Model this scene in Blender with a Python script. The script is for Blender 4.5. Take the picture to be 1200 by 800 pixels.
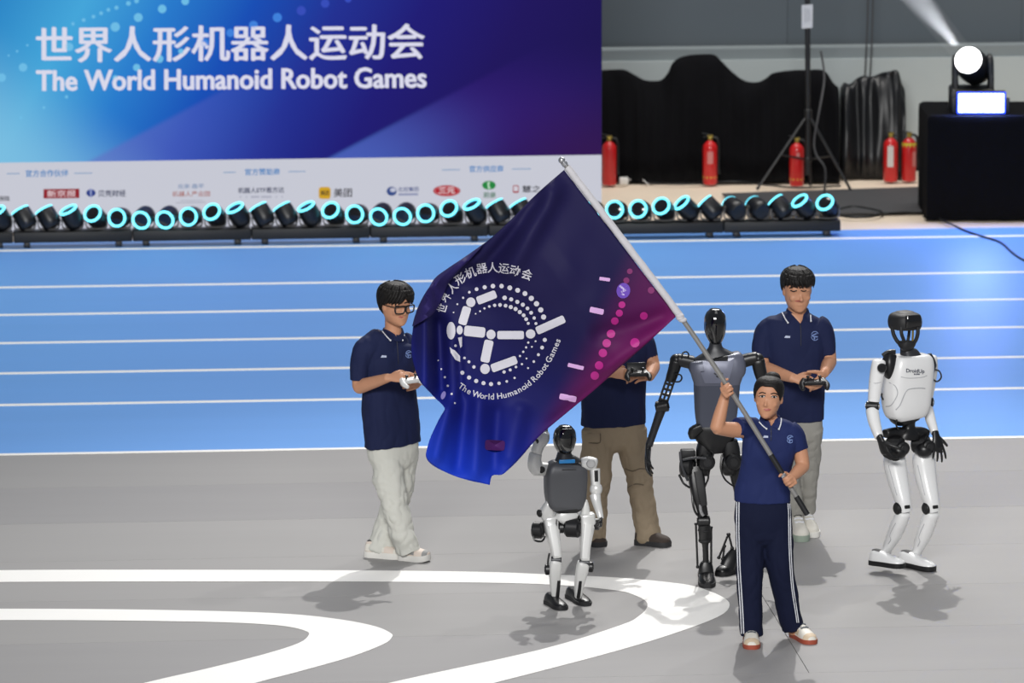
import bpy, bmesh, math, random
from mathutils import Vector, Matrix, noise
from mathutils.bvhtree import BVHTree
random.seed(7)
for _o in list(bpy.data.objects): bpy.data.objects.remove(_o)
SC = bpy.context.scene
COL = SC.collection
PI = math.pi
def R(d): return math.radians(d)

# ------------------------------------------------------------------ camera
FPX = 8220.0; PITCH = R(10.0); YAW = R(5.25)
CAM = Vector((-3.72, -40.7, 8.83))
UPV = Vector((0, 0, 1))
FWH = Vector((math.sin(YAW), math.cos(YAW), 0))           # horizontal viewing direction
RGT = Vector((math.cos(YAW), -math.sin(YAW), 0))
TOW = -FWH
FWD = FWH * math.cos(PITCH) - UPV * math.sin(PITCH)
DWN = -FWH * math.sin(PITCH) - UPV * math.cos(PITCH)
cam_d = bpy.data.cameras.new('camera')
cam_d.sensor_width = 36.0
cam_d.lens = FPX * 36.0 / 1200.0
cam_d.clip_start = 1.0; cam_d.clip_end = 300
cam = bpy.data.objects.new('camera', cam_d); COL.objects.link(cam)
_m = Matrix((RGT, -DWN, -FWD)).transposed().to_4x4(); _m.translation = CAM
cam.matrix_world = _m
cam_d.dof.use_dof = True
cam_d.dof.focus_distance = 41.6
cam_d.dof.aperture_fstop = 4.0
SC.camera = cam

# ------------------------------------------------------------------ world, lights, exposure
SC.view_settings.view_transform = 'Standard'
SC.view_settings.look = 'None'
SC.view_settings.exposure = 0.0
SC.view_settings.gamma = 1.0
SC.view_settings.use_curve_mapping = False
world = bpy.data.worlds.new('arena_air'); SC.world = world; world.use_nodes = True
world.node_tree.nodes['Background'].inputs[0].default_value = (0.80, 0.88, 1.0, 1)
world.node_tree.nodes['Background'].inputs[1].default_value = 0.20

def lamp(name, kind, loc, energy, color=(1, 1, 1), target=None, **kw):
    d = bpy.data.lights.new(name, kind); d.energy = energy; d.color = color
    for k, v in kw.items(): setattr(d, k, v)
    o = bpy.data.objects.new(name, d); COL.objects.link(o); o.location = loc
    if target is not None:
        o.rotation_euler = (Vector(target) - Vector(loc)).to_track_quat('-Z', 'Y').to_euler()
    return o
# truss spots high above and behind the backdrop: they throw the shadows towards the camera
lamp('truss_spot', 'SPOT', (2.8, 11.5, 14.0), 7000, (1, .985, .96), (1.7, .6, 0), spot_size=R(48), spot_blend=1.0, shadow_soft_size=.11)
lamp('truss_spot', 'SPOT', (7.5, 9.0, 13.0), 1500, (1, .985, .96), (0.6, 0, 0), spot_size=R(60), spot_blend=.7, shadow_soft_size=.12)
# wide arena floodlights under the roof; the last is an added fill for the back
lamp('arena_fill_flood', 'AREA', (-5, -34, 17), 12300, (1, .99, .97), (0, 1, 0.8), shape='RECTANGLE', size=16, size_y=5)
lamp('arena_fill_flood', 'AREA', (3, 5, 16), 450, (1, .99, .98), (0, 5, 0), shape='RECTANGLE', size=16, size_y=5)
lamp('arena_fill_flood', 'AREA', (4, 16, 13), 1300, (1, .97, .93), (5, 13, 0), shape='RECTANGLE', size=10, size_y=3)  # added flood, only to brighten the concrete and wall board at the back
# ------------------------------------------------------------------ pixel helpers (1200 x 800 frame -> points of the place)
def ray(x, y): return FWD + RGT * ((x - 600) / FPX) + DWN * ((y - 400) / FPX)
def ground(x, y, z=0.0):
    r = ray(x, y); return CAM + r * ((z - CAM.z) / r.z)
def on_y(x, y, Y):
    r = ray(x, y); return CAM + r * ((Y - CAM.y) / r.y)
class Fig:
    """an upright plane through a thing's base; P turns a pixel (and an offset towards the viewer, m) into a point"""
    def __init__(s, x, y):
        s.base = ground(x, y); s.dep = (s.base - CAM).dot(FWD); s.s = s.dep / FPX
    def P(s, x, y, d=0.0):
        r = ray(x, y); t = ((s.base - CAM).dot(FWH) - d) / r.dot(FWH); return CAM + r * t
def axes(yaw):
    """side, forward, up of a body facing the viewer, turned by yaw degrees towards the right of the frame"""
    a = R(yaw); fwd = TOW * math.cos(a) + RGT * math.sin(a); side = RGT * math.cos(a) - TOW * math.sin(a)
    return side, fwd, UPV
def lin(c):
    c = c / 255.0
    return c / 12.92 if c <= .04045 else ((c + .055) / 1.055) ** 2.4
def rgb(c): return (lin(c[0]), lin(c[1]), lin(c[2]), 1)

# ------------------------------------------------------------------ materials
MATS = {}
def mat(name, c, rough=.6, metal=0.0, var=.08, scale=6.0, bump=0.0, bscale=60.0, emit=0.0, spec=.5, coat=0.0, stretch=None, sheen=0.0, ecol=None):
    if name in MATS: return MATS[name]
    m = bpy.data.materials.new(name); m.use_nodes = True; nt = m.node_tree; b = nt.nodes['Principled BSDF']
    L = nt.links.new
    b.inputs['Roughness'].default_value = rough; b.inputs['Metallic'].default_value = metal
    b.inputs['Specular IOR Level'].default_value = spec
    b.inputs['Coat Weight'].default_value = coat; b.inputs['Coat Roughness'].default_value = .08
    b.inputs['Sheen Weight'].default_value = sheen
    tc = nt.nodes.new('ShaderNodeTexCoord'); mp = nt.nodes.new('ShaderNodeMapping')
    if stretch: mp.inputs['Scale'].default_value = stretch
    L(tc.outputs['Object'], mp.inputs['Vector'])
    n = nt.nodes.new('ShaderNodeTexNoise'); n.inputs['Scale'].default_value = scale; n.inputs['Detail'].default_value = 5
    L(mp.outputs[0], n.inputs['Vector'])
    mx = nt.nodes.new('ShaderNodeMix'); mx.data_type = 'RGBA'
    k = rgb(c)
    mx.inputs['A'].default_value = tuple(v * (1 - var) for v in k[:3]) + (1,)
    mx.inputs['B'].default_value = tuple(min(1, v * (1 + var)) for v in k[:3]) + (1,)
    L(n.outputs['Fac'], mx.inputs['Factor']); L(mx.outputs['Result'], b.inputs['Base Color'])
    if emit:
        b.inputs['Emission Color'].default_value = rgb(ecol or c); b.inputs['Emission Strength'].default_value = emit
    if bump:
        n2 = nt.nodes.new('ShaderNodeTexNoise'); n2.inputs['Scale'].default_value = bscale; n2.inputs['Detail'].default_value = 3
        L(mp.outputs[0], n2.inputs['Vector'])
        bp = nt.nodes.new('ShaderNodeBump'); bp.inputs['Strength'].default_value = bump; bp.inputs['Distance'].default_value = .01
        L(n2.outputs['Fac'], bp.inputs['Height']); L(bp.outputs[0], b.inputs['Normal'])
    MATS[name] = m
    return m
def glow(name, c, s=1.0):
    """something that gives off light: a lamp face or a lit screen"""
    if name in MATS: return MATS[name]
    m = bpy.data.materials.new(name); m.use_nodes = True; nt = m.node_tree; nt.nodes.clear()
    e = nt.nodes.new('ShaderNodeEmission'); o = nt.nodes.new('ShaderNodeOutputMaterial')
    e.inputs[0].default_value = rgb(c); e.inputs[1].default_value = s
    nt.links.new(e.outputs[0], o.inputs[0]); MATS[name] = m
    return m

# ------------------------------------------------------------------ mesh builder
def catmull(pts, n):
    """n samples per span through a list of Vectors"""
    if n <= 1 or len(pts) < 3: 
        if n <= 1: return [p.copy() for p in pts]
        return [pts[0].lerp(pts[1], i / n) for i in range(n)] + [pts[1].copy()]
    out = []
    for i in range(len(pts) - 1):
        p0 = pts[max(i - 1, 0)]; p1 = pts[i]; p2 = pts[i + 1]; p3 = pts[min(i + 2, len(pts) - 1)]
        for k in range(n):
            t = k / n; t2 = t * t; t3 = t2 * t
            out.append(.5 * ((2 * p1) + (p2 - p0) * t + (2 * p0 - 5 * p1 + 4 * p2 - p3) * t2 + (3 * p1 - p0 - 3 * p2 + p3) * t3))
    out.append(pts[-1].copy())
    return out
def sgnpow(v, p): return math.copysign(abs(v) ** p, v)

class MB:
    def __init__(s): s.v = []; s.f = []; s.mi = []; s.cur = 0
    def add(s, vs, fs):
        o = len(s.v); s.v.extend(Vector(q) for q in vs)
        for f in fs: s.f.append(tuple(i + o for i in f)); s.mi.append(s.cur)
    def loft(s, rings, cap=True, closed=True):
        n = len(rings[0]); vs = [p for r in rings for p in r]; fs = []
        m = n if closed else n - 1
        for i in range(len(rings) - 1):
            for j in range(m):
                a = i * n + j; b = i * n + (j + 1) % n
                fs.append((a, b, b + n, a + n))
        if cap:
            fs.append(tuple(range(n - 1, -1, -1))); fs.append(tuple((len(rings) - 1) * n + j for j in range(n)))
        s.add(vs, fs)
    def tube(s, pts, rad, seg=14, hint=None, power=2.0, sub=4, ends=(0, 0)):
        """sweep: rad a number or (a,b) per point; a runs along hint. ends: how far each end is rounded (0 flat)"""
        pts = [Vector(p) for p in pts]
        rr = [Vector((r, r, 0)) if not isinstance(r, (tuple, list)) else Vector((r[0], r[1], 0)) for r in (rad if isinstance(rad, list) else [rad] * len(pts))]
        P = catmull(pts, sub); Q = catmull(rr, sub)
        rings = []; prev = None
        N = len(P)
        for i in range(N):
            t = (P[min(i + 1, N - 1)] - P[max(i - 1, 0)]).normalized()
            if hint is not None: a = hint - t * hint.dot(t)
            elif prev is None:
                h = Vector((0, 0, 1)) if abs(t.z) < .9 else RGT; a = h - t * h.dot(t)
            else: a = prev - t * prev.dot(t)
            if a.length < 1e-5: a = t.orthogonal()
            a.normalize(); prev = a; b = t.cross(a)
            ra, rb = max(Q[i].x, 1e-4), max(Q[i].y, 1e-4)
            e = 2.0 / power
            def ring(c, k):
                return [c + a * (ra * k * sgnpow(math.cos(2 * PI * j / seg), e)) + b * (rb * k * sgnpow(math.sin(2 * PI * j / seg), e)) for j in range(seg)]
            if i == 0 and ends[0]:
                for q in (90, 68, 45, 22):
                    rings.append(ring(P[i] - t * (ends[0] * math.sin(R(q))), max(math.cos(R(q)), .04)))
            rings.append(ring(P[i], 1))
            if i == N - 1 and ends[1]:
                for q in (22, 45, 68, 90):
                    rings.append(ring(P[i] + t * (ends[1] * math.sin(R(q))), max(math.cos(R(q)), .04)))
        s.loft(rings)
    def ball(s, c, r, rot=None, seg=16, rings=10, power=2.0):
        if not isinstance(r, (tuple, list)): r = (r, r, r)
        rot = rot or Matrix.Identity(3); c = Vector(c); e = 2.0 / power; rg = []
        for i in range(rings + 1):
            ph = -PI / 2 + PI * i / rings; cp = sgnpow(max(math.cos(ph), 0.02), e); sp = sgnpow(math.sin(ph), e)
            rg.append([c + rot @ Vector((r[0] * cp * sgnpow(math.cos(2 * PI * j / seg), e), r[1] * cp * sgnpow(math.sin(2 * PI * j / seg), e), r[2] * sp)) for j in range(seg)])
        s.loft(rg)
    def cyl(s, p0, p1, r, seg=20, chamfer=.12):
        p0 = Vector(p0); p1 = Vector(p1); t = (p1 - p0).normalized(); L = (p1 - p0).length
        a = t.orthogonal().normalized(); b = t.cross(a); r0, r1 = (r if isinstance(r, (tuple, list)) else (r, r)); c = min(chamfer * max(r0, r1), L * .4)
        rg = []
        for (z, q) in ((0, r0 - c), (c, r0), (L - c, r1), (L, r1 - c)):
            rg.append([p0 + t * z + a * (q * math.cos(2 * PI * j / seg)) + b * (q * math.sin(2 * PI * j / seg)) for j in range(seg)])
        s.loft(rg)
    def box(s, c, size, rot=None, bevel=0.0):
        rot = rot or Matrix.Identity(3); c = Vector(c); hx, hy, hz = [q / 2 for q in size]
        if not bevel:
            vs = [c + rot @ Vector((x, y, z)) for x in (-hx, hx) for y in (-hy, hy) for z in (-hz, hz)]
            s.add(vs, [(0, 1, 3, 2), (4, 6, 7, 5), (0, 4, 5, 1), (2, 3, 7, 6), (0, 2, 6, 4), (1, 5, 7, 3)]); return
        bv = min(bevel, hx * .95, hy * .95, hz * .95); rg = []
        def rect(x, y, k):
            o = []
            for (sx, sy, a0) in ((1, 1, 0), (-1, 1, 90), (-1, -1, 180), (1, -1, 270)):
                for q in (0, 45, 90):
                    a = R(a0 + q); o.append((sx * (x - bv) + k * math.cos(a), sy * (y - bv) + k * math.sin(a)))
            return o
        for (z, k) in ((-hz, .3 * bv), (-hz + .3 * bv, .72 * bv + .0), (-hz + bv, bv), (hz - bv, bv), (hz - .3 * bv, .72 * bv), (hz, .3 * bv)):
            rg.append([c + rot @ Vector((x, y, z)) for (x, y) in rect(hx, hy, k)])
        s.loft(rg)
    def prism(s, poly, depth):
        """poly: list of points (one plane), depth: Vector"""
        n = len(poly); depth = Vector(depth)
        vs = [Vector(p) for p in poly] + [Vector(p) + depth for p in poly]
        fs = [tuple(range(n - 1, -1, -1)), tuple(range(n, 2 * n))] + [(i, (i + 1) % n, n + (i + 1) % n, n + i) for i in range(n)]
        s.add(vs, fs)
    def build(s, name, m, parent=None, sharp=40, voxel=None, smooth=0, fn=None, origin=None):
        org = Vector(origin) if origin is not None else (ORG.get(parent.name, Vector()) if parent else Vector())
        me = bpy.data.meshes.new(name)
        me.from_pydata([v - org for v in s.v], [], s.f)
        ms = m if isinstance(m, (list, tuple)) else [m]
        for q in ms: me.materials.append(q)
        if len(ms) > 1: me.polygons.foreach_set('material_index', s.mi)
        bm = bmesh.new(); bm.from_mesh(me); bmesh.ops.recalc_face_normals(bm, faces=bm.faces); bm.to_mesh(me); bm.free()
        if voxel:
            me = remesh(me, voxel, smooth)
        if fn:
            nr = [q.vector.copy() for q in me.vertex_normals]
            for i, v in enumerate(me.vertices): v.co = v.co + fn(v.co + org, nr[i])
        me.shade_smooth()
        if sharp and not voxel: me.set_sharp_from_angle(angle=R(sharp))
        o = bpy.data.objects.new(name, me); COL.objects.link(o)
        if parent:
            o.parent = parent
        elif origin is not None: o.location = org
        ORG[o.name] = org
        return o
ORG = {}
def remesh(me, voxel, smooth):
    o = bpy.data.objects.new('tmp', me); COL.objects.link(o)
    md = o.modifiers.new('r', 'REMESH'); md.mode = 'VOXEL'; md.voxel_size = voxel
    if smooth:
        sm = o.modifiers.new('s', 'SMOOTH'); sm.factor = .5; sm.iterations = smooth
    dg = bpy.context.evaluated_depsgraph_get(); dg.update()
    r = bpy.data.meshes.new_from_object(o.evaluated_get(dg))
    ms = list(me.materials)
    bpy.data.objects.remove(o); bpy.data.meshes.remove(me)
    r.materials.clear()
    for q in ms: r.materials.append(q)
    return r
def tag(o, label=None, cat=None, group=None, kind=None):
    if label: o['label'] = label
    if cat: o['category'] = cat
    if group: o['group'] = group
    if kind: o['kind'] = kind
    return o
def thing(name, loc, label, cat, group=None):
    o = bpy.data.objects.new(name, None); COL.objects.link(o); o.location = loc; o.empty_display_size = .1
    ORG[o.name] = Vector(loc)
    return tag(o, label, cat, group)
def copy_tree(o, parent=None):
    c = o.copy(); COL.objects.link(c); c.parent = parent
    ORG[c.name] = ORG.get(o.name, Vector())
    for ch in list(o.children): copy_tree(ch, c)
    return c
def bvh_of(*objs):
    vs, fs = [], []
    for o in objs:
        org = ORG[o.name]; k = len(vs)
        vs.extend(v.co + org for v in o.data.vertices); fs.extend(tuple(i + k for i in p.vertices) for p in o.data.polygons)
    return BVHTree.FromPolygons(vs, fs)
def stick(bvh, x, y, off=.003, fallback=None):
    """the point of a surface that shows at a pixel, lifted by off"""
    r = ray(x, y).normalized(); h = bvh.ray_cast(CAM, r)
    if h[0] is None:
        return fallback
    return h[0] - r * off
def decal(mb, bvh, poly, off=.003, rings=3):
    """a thin patch lying on a surface; poly in pixels"""
    n = len(poly); cx = sum(p[0] for p in poly) / n; cy = sum(p[1] for p in poly) / n
    c = stick(bvh, cx, cy, off)
    if c is None: return
    vs = [c]; fs = []
    for k in range(1, rings + 1):
        q = k / rings
        for (x, y) in poly:
            p = stick(bvh, cx + (x - cx) * q, cy + (y - cy) * q, off)
            vs.append(p if p is not None else (vs[-n] if k > 1 else c))
    for j in range(n):
        fs.append((0, 1 + j, 1 + (j + 1) % n))
        for k in range(rings - 1):
            a = 1 + k * n + j; b = 1 + k * n + (j + 1) % n
            fs.append((a, a + n, b + n, b))
    mb.add(vs, fs)
def ell(cx, cy, rx, ry=None, n=14, rot=0):
    ry = ry or rx; c, s_ = math.cos(R(rot)), math.sin(R(rot)); o = []
    for i in range(n):
        a = 2 * PI * i / n; x, y = rx * math.cos(a), ry * math.sin(a); o.append((cx + x * c - y * s_, cy + x * s_ + y * c))
    return o
def bar(cx, cy, L, w, rot=0, nb=3):
    """rounded bar as pixel polygon"""
    c, s_ = math.cos(R(rot)), math.sin(R(rot)); o = []; r = min(L, w) * .22
    for (sx, sy, a0) in ((1, 1, 0), (-1, 1, 90), (-1, -1, 180), (1, -1, 270)):
        for q in (0, 45, 90):
            a = R(a0 + q); x = sx * (L / 2 - r) + r * math.cos(a); y = sy * (w / 2 - r) + r * math.sin(a); o.append((cx + x * c - y * s_, cy + x * s_ + y * c))
    return o
_TX = {}
def text_tris(s, bold=0.0, cuts=0):
    """outline of a string as (verts2d, faces), baseline at 0, one em = 1"""
    key = (s, bold, cuts)
    if key in _TX: return _TX[key]
    cu = bpy.data.curves.new('t', 'FONT'); cu.body = s; cu.size = 1.0; cu.offset = bold; cu.resolution_u = 3
    cu.fill_mode = 'FRONT'
    o = bpy.data.objects.new('t', cu); COL.objects.link(o)
    dg = bpy.context.evaluated_depsgraph_get(); dg.update()
    me = bpy.data.meshes.new_from_object(o.evaluated_get(dg))
    bm = bmesh.new(); bm.from_mesh(me)
    if cuts: bmesh.ops.subdivide_edges(bm, edges=bm.edges, cuts=cuts, use_grid_fill=True)
    bm.verts.index_update()
    r = ([(v.co.x, v.co.y) for v in bm.verts], [tuple(v.index for v in f.verts) for f in bm.faces])
    bm.free(); bpy.data.objects.remove(o); bpy.data.meshes.remove(me); bpy.data.curves.remove(cu)
    _TX[key] = r
    return r
def put_text(mb, s, x0, y0, x1, y1, fn, bold=0.0, slope=0.0, fat=None):
    """fit a string into a pixel box; fn turns a pixel into a point; fat: pixels by which strokes are thickened"""
    if fat:
        x0 += fat; x1 -= fat; y0 += fat * .6; y1 -= fat * .6
        for (dx, dy) in ((fat, 0), (-fat, 0), (fat * .5, fat * .6), (-fat * .5, -fat * .6)): put_text(mb, s, x0 + dx, y0 + dy, x1 + dx, y1 + dy, fn, bold, slope)
        return
    vs, fs = text_tris(s, bold)
    if not vs: return
    ax = min(v[0] for v in vs); bx = max(v[0] for v in vs); ay = min(v[1] for v in vs); by = max(v[1] for v in vs)
    out = []
    for (x, y) in vs:
        px = x0 + (x - ax) / max(bx - ax, 1e-6) * (x1 - x0); py = y1 + (y - ay) / max(by - ay, 1e-6) * (y0 - y1)
        out.append(fn(px, py + slope * (px - x0)))
    if any(p is None for p in out): return
    mb.add(out, fs)
# ------------------------------------------------------------------ the setting: floor, track, walls
M_grey = mat('grey_sports_mat', (146, 144, 143), rough=.6, spec=.35, var=.05, scale=1.6, stretch=(.25, 2.2, 1), bump=.05, bscale=40)
M_grey2 = mat('grey_sports_mat_b', (149, 147, 146), rough=.62, spec=.35, var=.05, scale=1.3, stretch=(.25, 2.0, 1), bump=.05, bscale=40)
M_grey3 = mat('grey_sports_mat_c', (142, 140, 140), rough=.58, spec=.35, var=.05, scale=1.9, stretch=(.25, 2.4, 1), bump=.05, bscale=40)
M_paint = mat('white_floor_paint', (244, 242, 238), rough=.5, var=.02)
M_blue = mat('blue_track', (106, 158, 224), rough=.45, spec=.35, var=.05, scale=1.2, stretch=(.2, 2.5, 1), bump=.03, bscale=90)
M_conc = mat('worn_concrete', (226, 208, 186), rough=.6, var=.12, scale=2.0, bump=.1, bscale=30)
M_wall = mat('dark_wall_cladding', (86, 94, 100), rough=.8, var=.06, scale=.8)
M_board = mat('pale_wall_board', (176, 184, 184), rough=.7, var=.04, scale=.8)
M_rail = mat('grey_wall_rail', (128, 136, 138), rough=.7, var=.04)
M_black = mat('black_cloth', (5, 5, 8), rough=.95, var=.3, scale=9, bump=.3, bscale=25, spec=.15)
M_blackm = mat('black_metal', (20, 21, 24), rough=.45, var=.15)
M_blackp = mat('black_plastic', (10, 11, 13), rough=.55, var=.15)

YT0 = ground(600, 522).y            # near edge of the blue track
YL1 = ground(600, 285).y
YT1 = YL1 + .42                     # far edge of the blue track
YBAR = YL1 + .18                    # light bars stand here
YSCR = ground(700, 262).y           # screen
YWALL = ground(900, 203).y + .45
XA, XB = -16.0, 18.0
def slab(mb, x0, x1, y0, y1, z0, z1): mb.box(((x0 + x1) / 2, (y0 + y1) / 2, (z0 + z1) / 2), (x1 - x0, y1 - y0, z1 - z0))
g = MB(); slab(g, XA, XB, -20, YWALL + 4, -.3, -.02)
floor = tag(g.build('floor', M_conc), 'arena floor of grey sports mats', None, None, 'structure')
# grey mats laid in long strips parallel to the track, thin open joints between them
seam_x = ground(925, 750).x
y1 = YT0; k = 0
rows = []
while y1 > -19:
    y0 = y1 - 1.17; rows.append((y0, y1)); y1 = y0
for k, (y0, y1) in enumerate(rows):
    m = (M_grey, M_grey2, M_grey3)[(k * 2 + (k // 3)) % 3]
    cuts = [XA, XB] if k % 3 != 1 else [XA, -6.0, XB]
    if abs((y0 + y1) / 2 - ground(925, 755).y) < 1.1: cuts = [XA, seam_x, XB]
    for a, b in zip(cuts, cuts[1:]):
        g = MB(); slab(g, a + .002, b - .002, y0 + .0015, y1 - .0015, -.02, 0.0); g.build('floor_mat', m, floor)
# blue running track with its painted lines
g = MB(); slab(g, XA, XB, YT0, YT1, -.02, .001)
track = tag(g.build('track', M_blue), 'blue running track behind the people', None, None, 'structure')
for (yl, w) in ((285.2, .07), (328.0, .075), (360.0, .075), (392.8, .075), (428.0, .075), (464.8, .075), (522.3, .06)):
    Y = ground(600, yl).y
    g = MB(); slab(g, XA, XB, Y - w / 2, Y + w / 2, .0005, .003); g.build('lane_line', M_paint, track)
# white curved marking on the mats
def ribbon(outer, inner):
    A = catmull([ground(*p) for p in outer], 4); B = catmull([ground(*p) for p in inner], 4)
    top = [p + UPV * .002 for p in A] + [p + UPV * .002 for p in B]; n = len(A)
    g = MB(); g.add(top, [(i, i + 1, n + i + 1, n + i) for i in range(n - 1)])
    g.build('floor_marking', M_paint, floor)
ribbon([(-80, 669), (100, 667.6), (400, 668.3), (560, 670), (630, 672.5), (700, 675.5), (745, 678.5), (785, 682.5), (814, 687), (844, 698), (855, 709), (841, 723), (783, 744.6), (707, 767), (584, 799), (460, 830)],
       [(-80, 682.5), (100, 681.6), (400, 681.5), (560, 682.7), (630, 684.4), (675, 687), (706, 690), (724, 692.3), (737, 694.9), (755, 703), (758.5, 711), (749, 721.5), (726, 733), (630, 762), (461, 799), (310, 836)])
ribbon([(-80, 713.3), (100, 713.6), (250, 716), (340, 719.5), (400, 726), (440, 734), (458, 742), (459, 747), (449, 755), (410, 770), (350, 787), (300, 800), (200, 828)],
       [(-80, 726.8), (80, 726.8), (200, 728), (270, 729.5), (315, 732), (340, 734.8), (357, 739), (362, 743.5), (350, 753.5), (308, 767), (240, 784), (174, 799), (50, 830)])
# back of the hall
g = MB(); slab(g, XA, XB + 6, YWALL, YWALL + .2, -.02, on_y(900, 70, YWALL).z)
wb = tag(g.build('wall_back', M_board), 'pale low board wall at the back', None, None, 'structure')
zr0, zr1 = on_y(900, 70, YWALL).z, on_y(900, 57, YWALL).z
g = MB(); slab(g, XA, XB + 6, YWALL + .02, YWALL + .22, zr0, zr1); g.build('wall_rail', M_rail, wb)
px0 = XA
while px0 < XB + 6:
    g = MB(); slab(g, px0 + .0015, px0 + 2.0 - .0015, YWALL + .30, YWALL + .4, zr1 - .4, 9.0); g.build('wall_panel', M_wall, wb); px0 += 2.0

# ------------------------------------------------------------------ the lit screen
def nmath(nt, op, a, b=None, c=None, clamp=False):
    n = nt.nodes.new('ShaderNodeMath'); n.operation = op; n.use_clamp = clamp
    for i, q in enumerate((a, b, c)):
        if q is None: continue
        if isinstance(q, (int, float)): n.inputs[i].default_value = q
        else: nt.links.new(q, n.inputs[i])
    return n.outputs[0]
def nramp(nt, fac, stops, interp='LINEAR'):
    n = nt.nodes.new('ShaderNodeValToRGB'); cr = n.color_ramp; cr.interpolation = interp
    while len(cr.elements) < len(stops): cr.elements.new(.5)
    for e, (p, c) in zip(cr.elements, stops): e.position = p; e.color = rgb(c)
    nt.links.new(fac, n.inputs[0]); return n.outputs[0]
def nmix(nt, fac, a, b):
    n = nt.nodes.new('ShaderNodeMix'); n.data_type = 'RGBA'
    nt.links.new(fac, n.inputs['Factor'])
    for k, q in (('A', a), ('B', b)):
        if isinstance(q, tuple): n.inputs[k].default_value = rgb(q)
        else: nt.links.new(q, n.inputs[k])
    return n.outputs['Result']
def nstep(nt, v, a, b):
    n = nt.nodes.new('ShaderNodeMapRange'); n.interpolation_type = 'SMOOTHSTEP'
    nt.links.new(v, n.inputs[0]); n.inputs[1].default_value = a; n.inputs[2].default_value = b
    return n.outputs[0]
def uvxy(nt):
    u = nt.nodes.new('ShaderNodeUVMap'); sp = nt.nodes.new('ShaderNodeSeparateXYZ'); nt.links.new(u.outputs[0], sp.inputs[0]); return sp.outputs[0], sp.outputs[1]

ms = bpy.data.materials.new('screen_picture'); ms.use_nodes = True; nt = ms.node_tree; nt.nodes.clear()
X, Y = uvxy(nt)                       # picture coordinates, unit = 1000
c = nramp(nt, nmath(nt, 'MULTIPLY_ADD', Y, .55, nmath(nt, 'MULTIPLY', X, 1.0)), [(0.0, (48, 140, 206)), (.10, (72, 172, 226)), (.20, (44, 128, 212)), (.30, (28, 82, 188)), (.40, (38, 52, 152)), (.50, (36, 32, 122)), (.62, (36, 26, 98)), (.78, (32, 24, 80))])
# paler corner low on the left
w = nstep(nt, nmath(nt, 'SUBTRACT', Y, nmath(nt, 'MULTIPLY', X, .75)), .02, .19)
c = nmix(nt, nmath(nt, 'MULTIPLY', w, .75), c, (140, 205, 236))
# first slanted beam: everything below the line from (105,187) to (330,68) turns violet
d1 = nmath(nt, 'ADD', nmath(nt, 'SUBTRACT', Y, .187), nmath(nt, 'MULTIPLY', nmath(nt, 'SUBTRACT', X, .105), .53))
b1 = nmath(nt, 'MULTIPLY', nstep(nt, d1, -.003, .006), nstep(nt, d1, .24, .02))
b1 = nmath(nt, 'MULTIPLY', b1, nstep(nt, X, .36, .10))
c = nmix(nt, nmath(nt, 'MULTIPLY', b1, .55), c, (104, 108, 200))
# second beam from (383,186) to (610,66)
d2 = nmath(nt, 'ADD', nmath(nt, 'SUBTRACT', Y, .186), nmath(nt, 'MULTIPLY', nmath(nt, 'SUBTRACT', X, .383), .53))
b2 = nmath(nt, 'MULTIPLY', nstep(nt, d2, -.003, .006), nstep(nt, d2, .17, .0))
e2 = nmath(nt, 'MULTIPLY', nstep(nt, X, .62, .40), nstep(nt, Y, .09, .20))
c = nmix(nt, nmath(nt, 'MULTIPLY', b2, nmath(nt, 'MULTIPLY', e2, .9)), c, (76, 140, 226))
c = nmix(nt, nmath(nt, 'MULTIPLY', b2, nmath(nt, 'MULTIPLY', nstep(nt, Y, .04, .2), .55)), c, (78, 44, 158))
# purple tint low on the right
c = nmix(nt, nmath(nt, 'MULTIPLY', nmath(nt, 'MULTIPLY', nstep(nt, X, .52, .70), nstep(nt, Y, .08, .2)), .45), c, (74, 32, 92))
# upper band: a paler ray on the very left top
e = nt.nodes.new('ShaderNodeEmission'); o = nt.nodes.new('ShaderNodeOutputMaterial'); e.inputs[1].default_value = .92
nt.links.new(c, e.inputs[0]); nt.links.new(e.outputs[0], o.inputs[0])
MATS['screen_picture'] = ms

def Sc(off): return lambda x, y: on_y(x, y, YSCR - off)
S0 = Sc(0.0); S1 = Sc(.006); S2 = Sc(.010)
def edge_y(x): return 190.6 - .0131 * x                     # where picture and sponsor strip meet
scr = thing('display_screen', S0(350, 262) * 1.0, 'large lit blue display screen with event title and white sponsor strip', 'screen')
def uv_grid(name, m, x0, x1, ytop, ybot, fn, parent, nx=12, ny=4):
    vs, fs, uv = [], [], []
    for j in range(ny + 1):
        for i in range(nx + 1):
            x = x0 + (x1 - x0) * i / nx; yt, yb = ytop(x), ybot(x); y = yt + (yb - yt) * j / ny
            vs.append(fn(x, y)); uv.append((x / 1000, y / 1000))
    for j in range(ny):
        for i in range(nx):
            a = j * (nx + 1) + i; fs.append((a, a + 1, a + nx + 2, a + nx + 1))
    me = bpy.data.meshes.new(name); org = ORG[parent.name]
    me.from_pydata([v - org for v in vs], [], fs); me.materials.append(m)
    ul = me.uv_layers.new(name='UVMap')
    for l in me.loops: ul.data[l.index].uv = uv[l.vertex_index]
    ob = bpy.data.objects.new(name, me); COL.objects.link(ob); ob.parent = parent; ORG[ob.name] = org
    return ob
M_strip = glow('screen_white', (206, 208, 220), .92)
pic = uv_grid('picture_area', ms, -90, 705, lambda x: -120, edge_y, S0, scr)
strip = uv_grid('sponsor_strip', M_strip, -90, 705, edge_y, lambda x: 272 - .013 * x, S0, scr)
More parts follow.
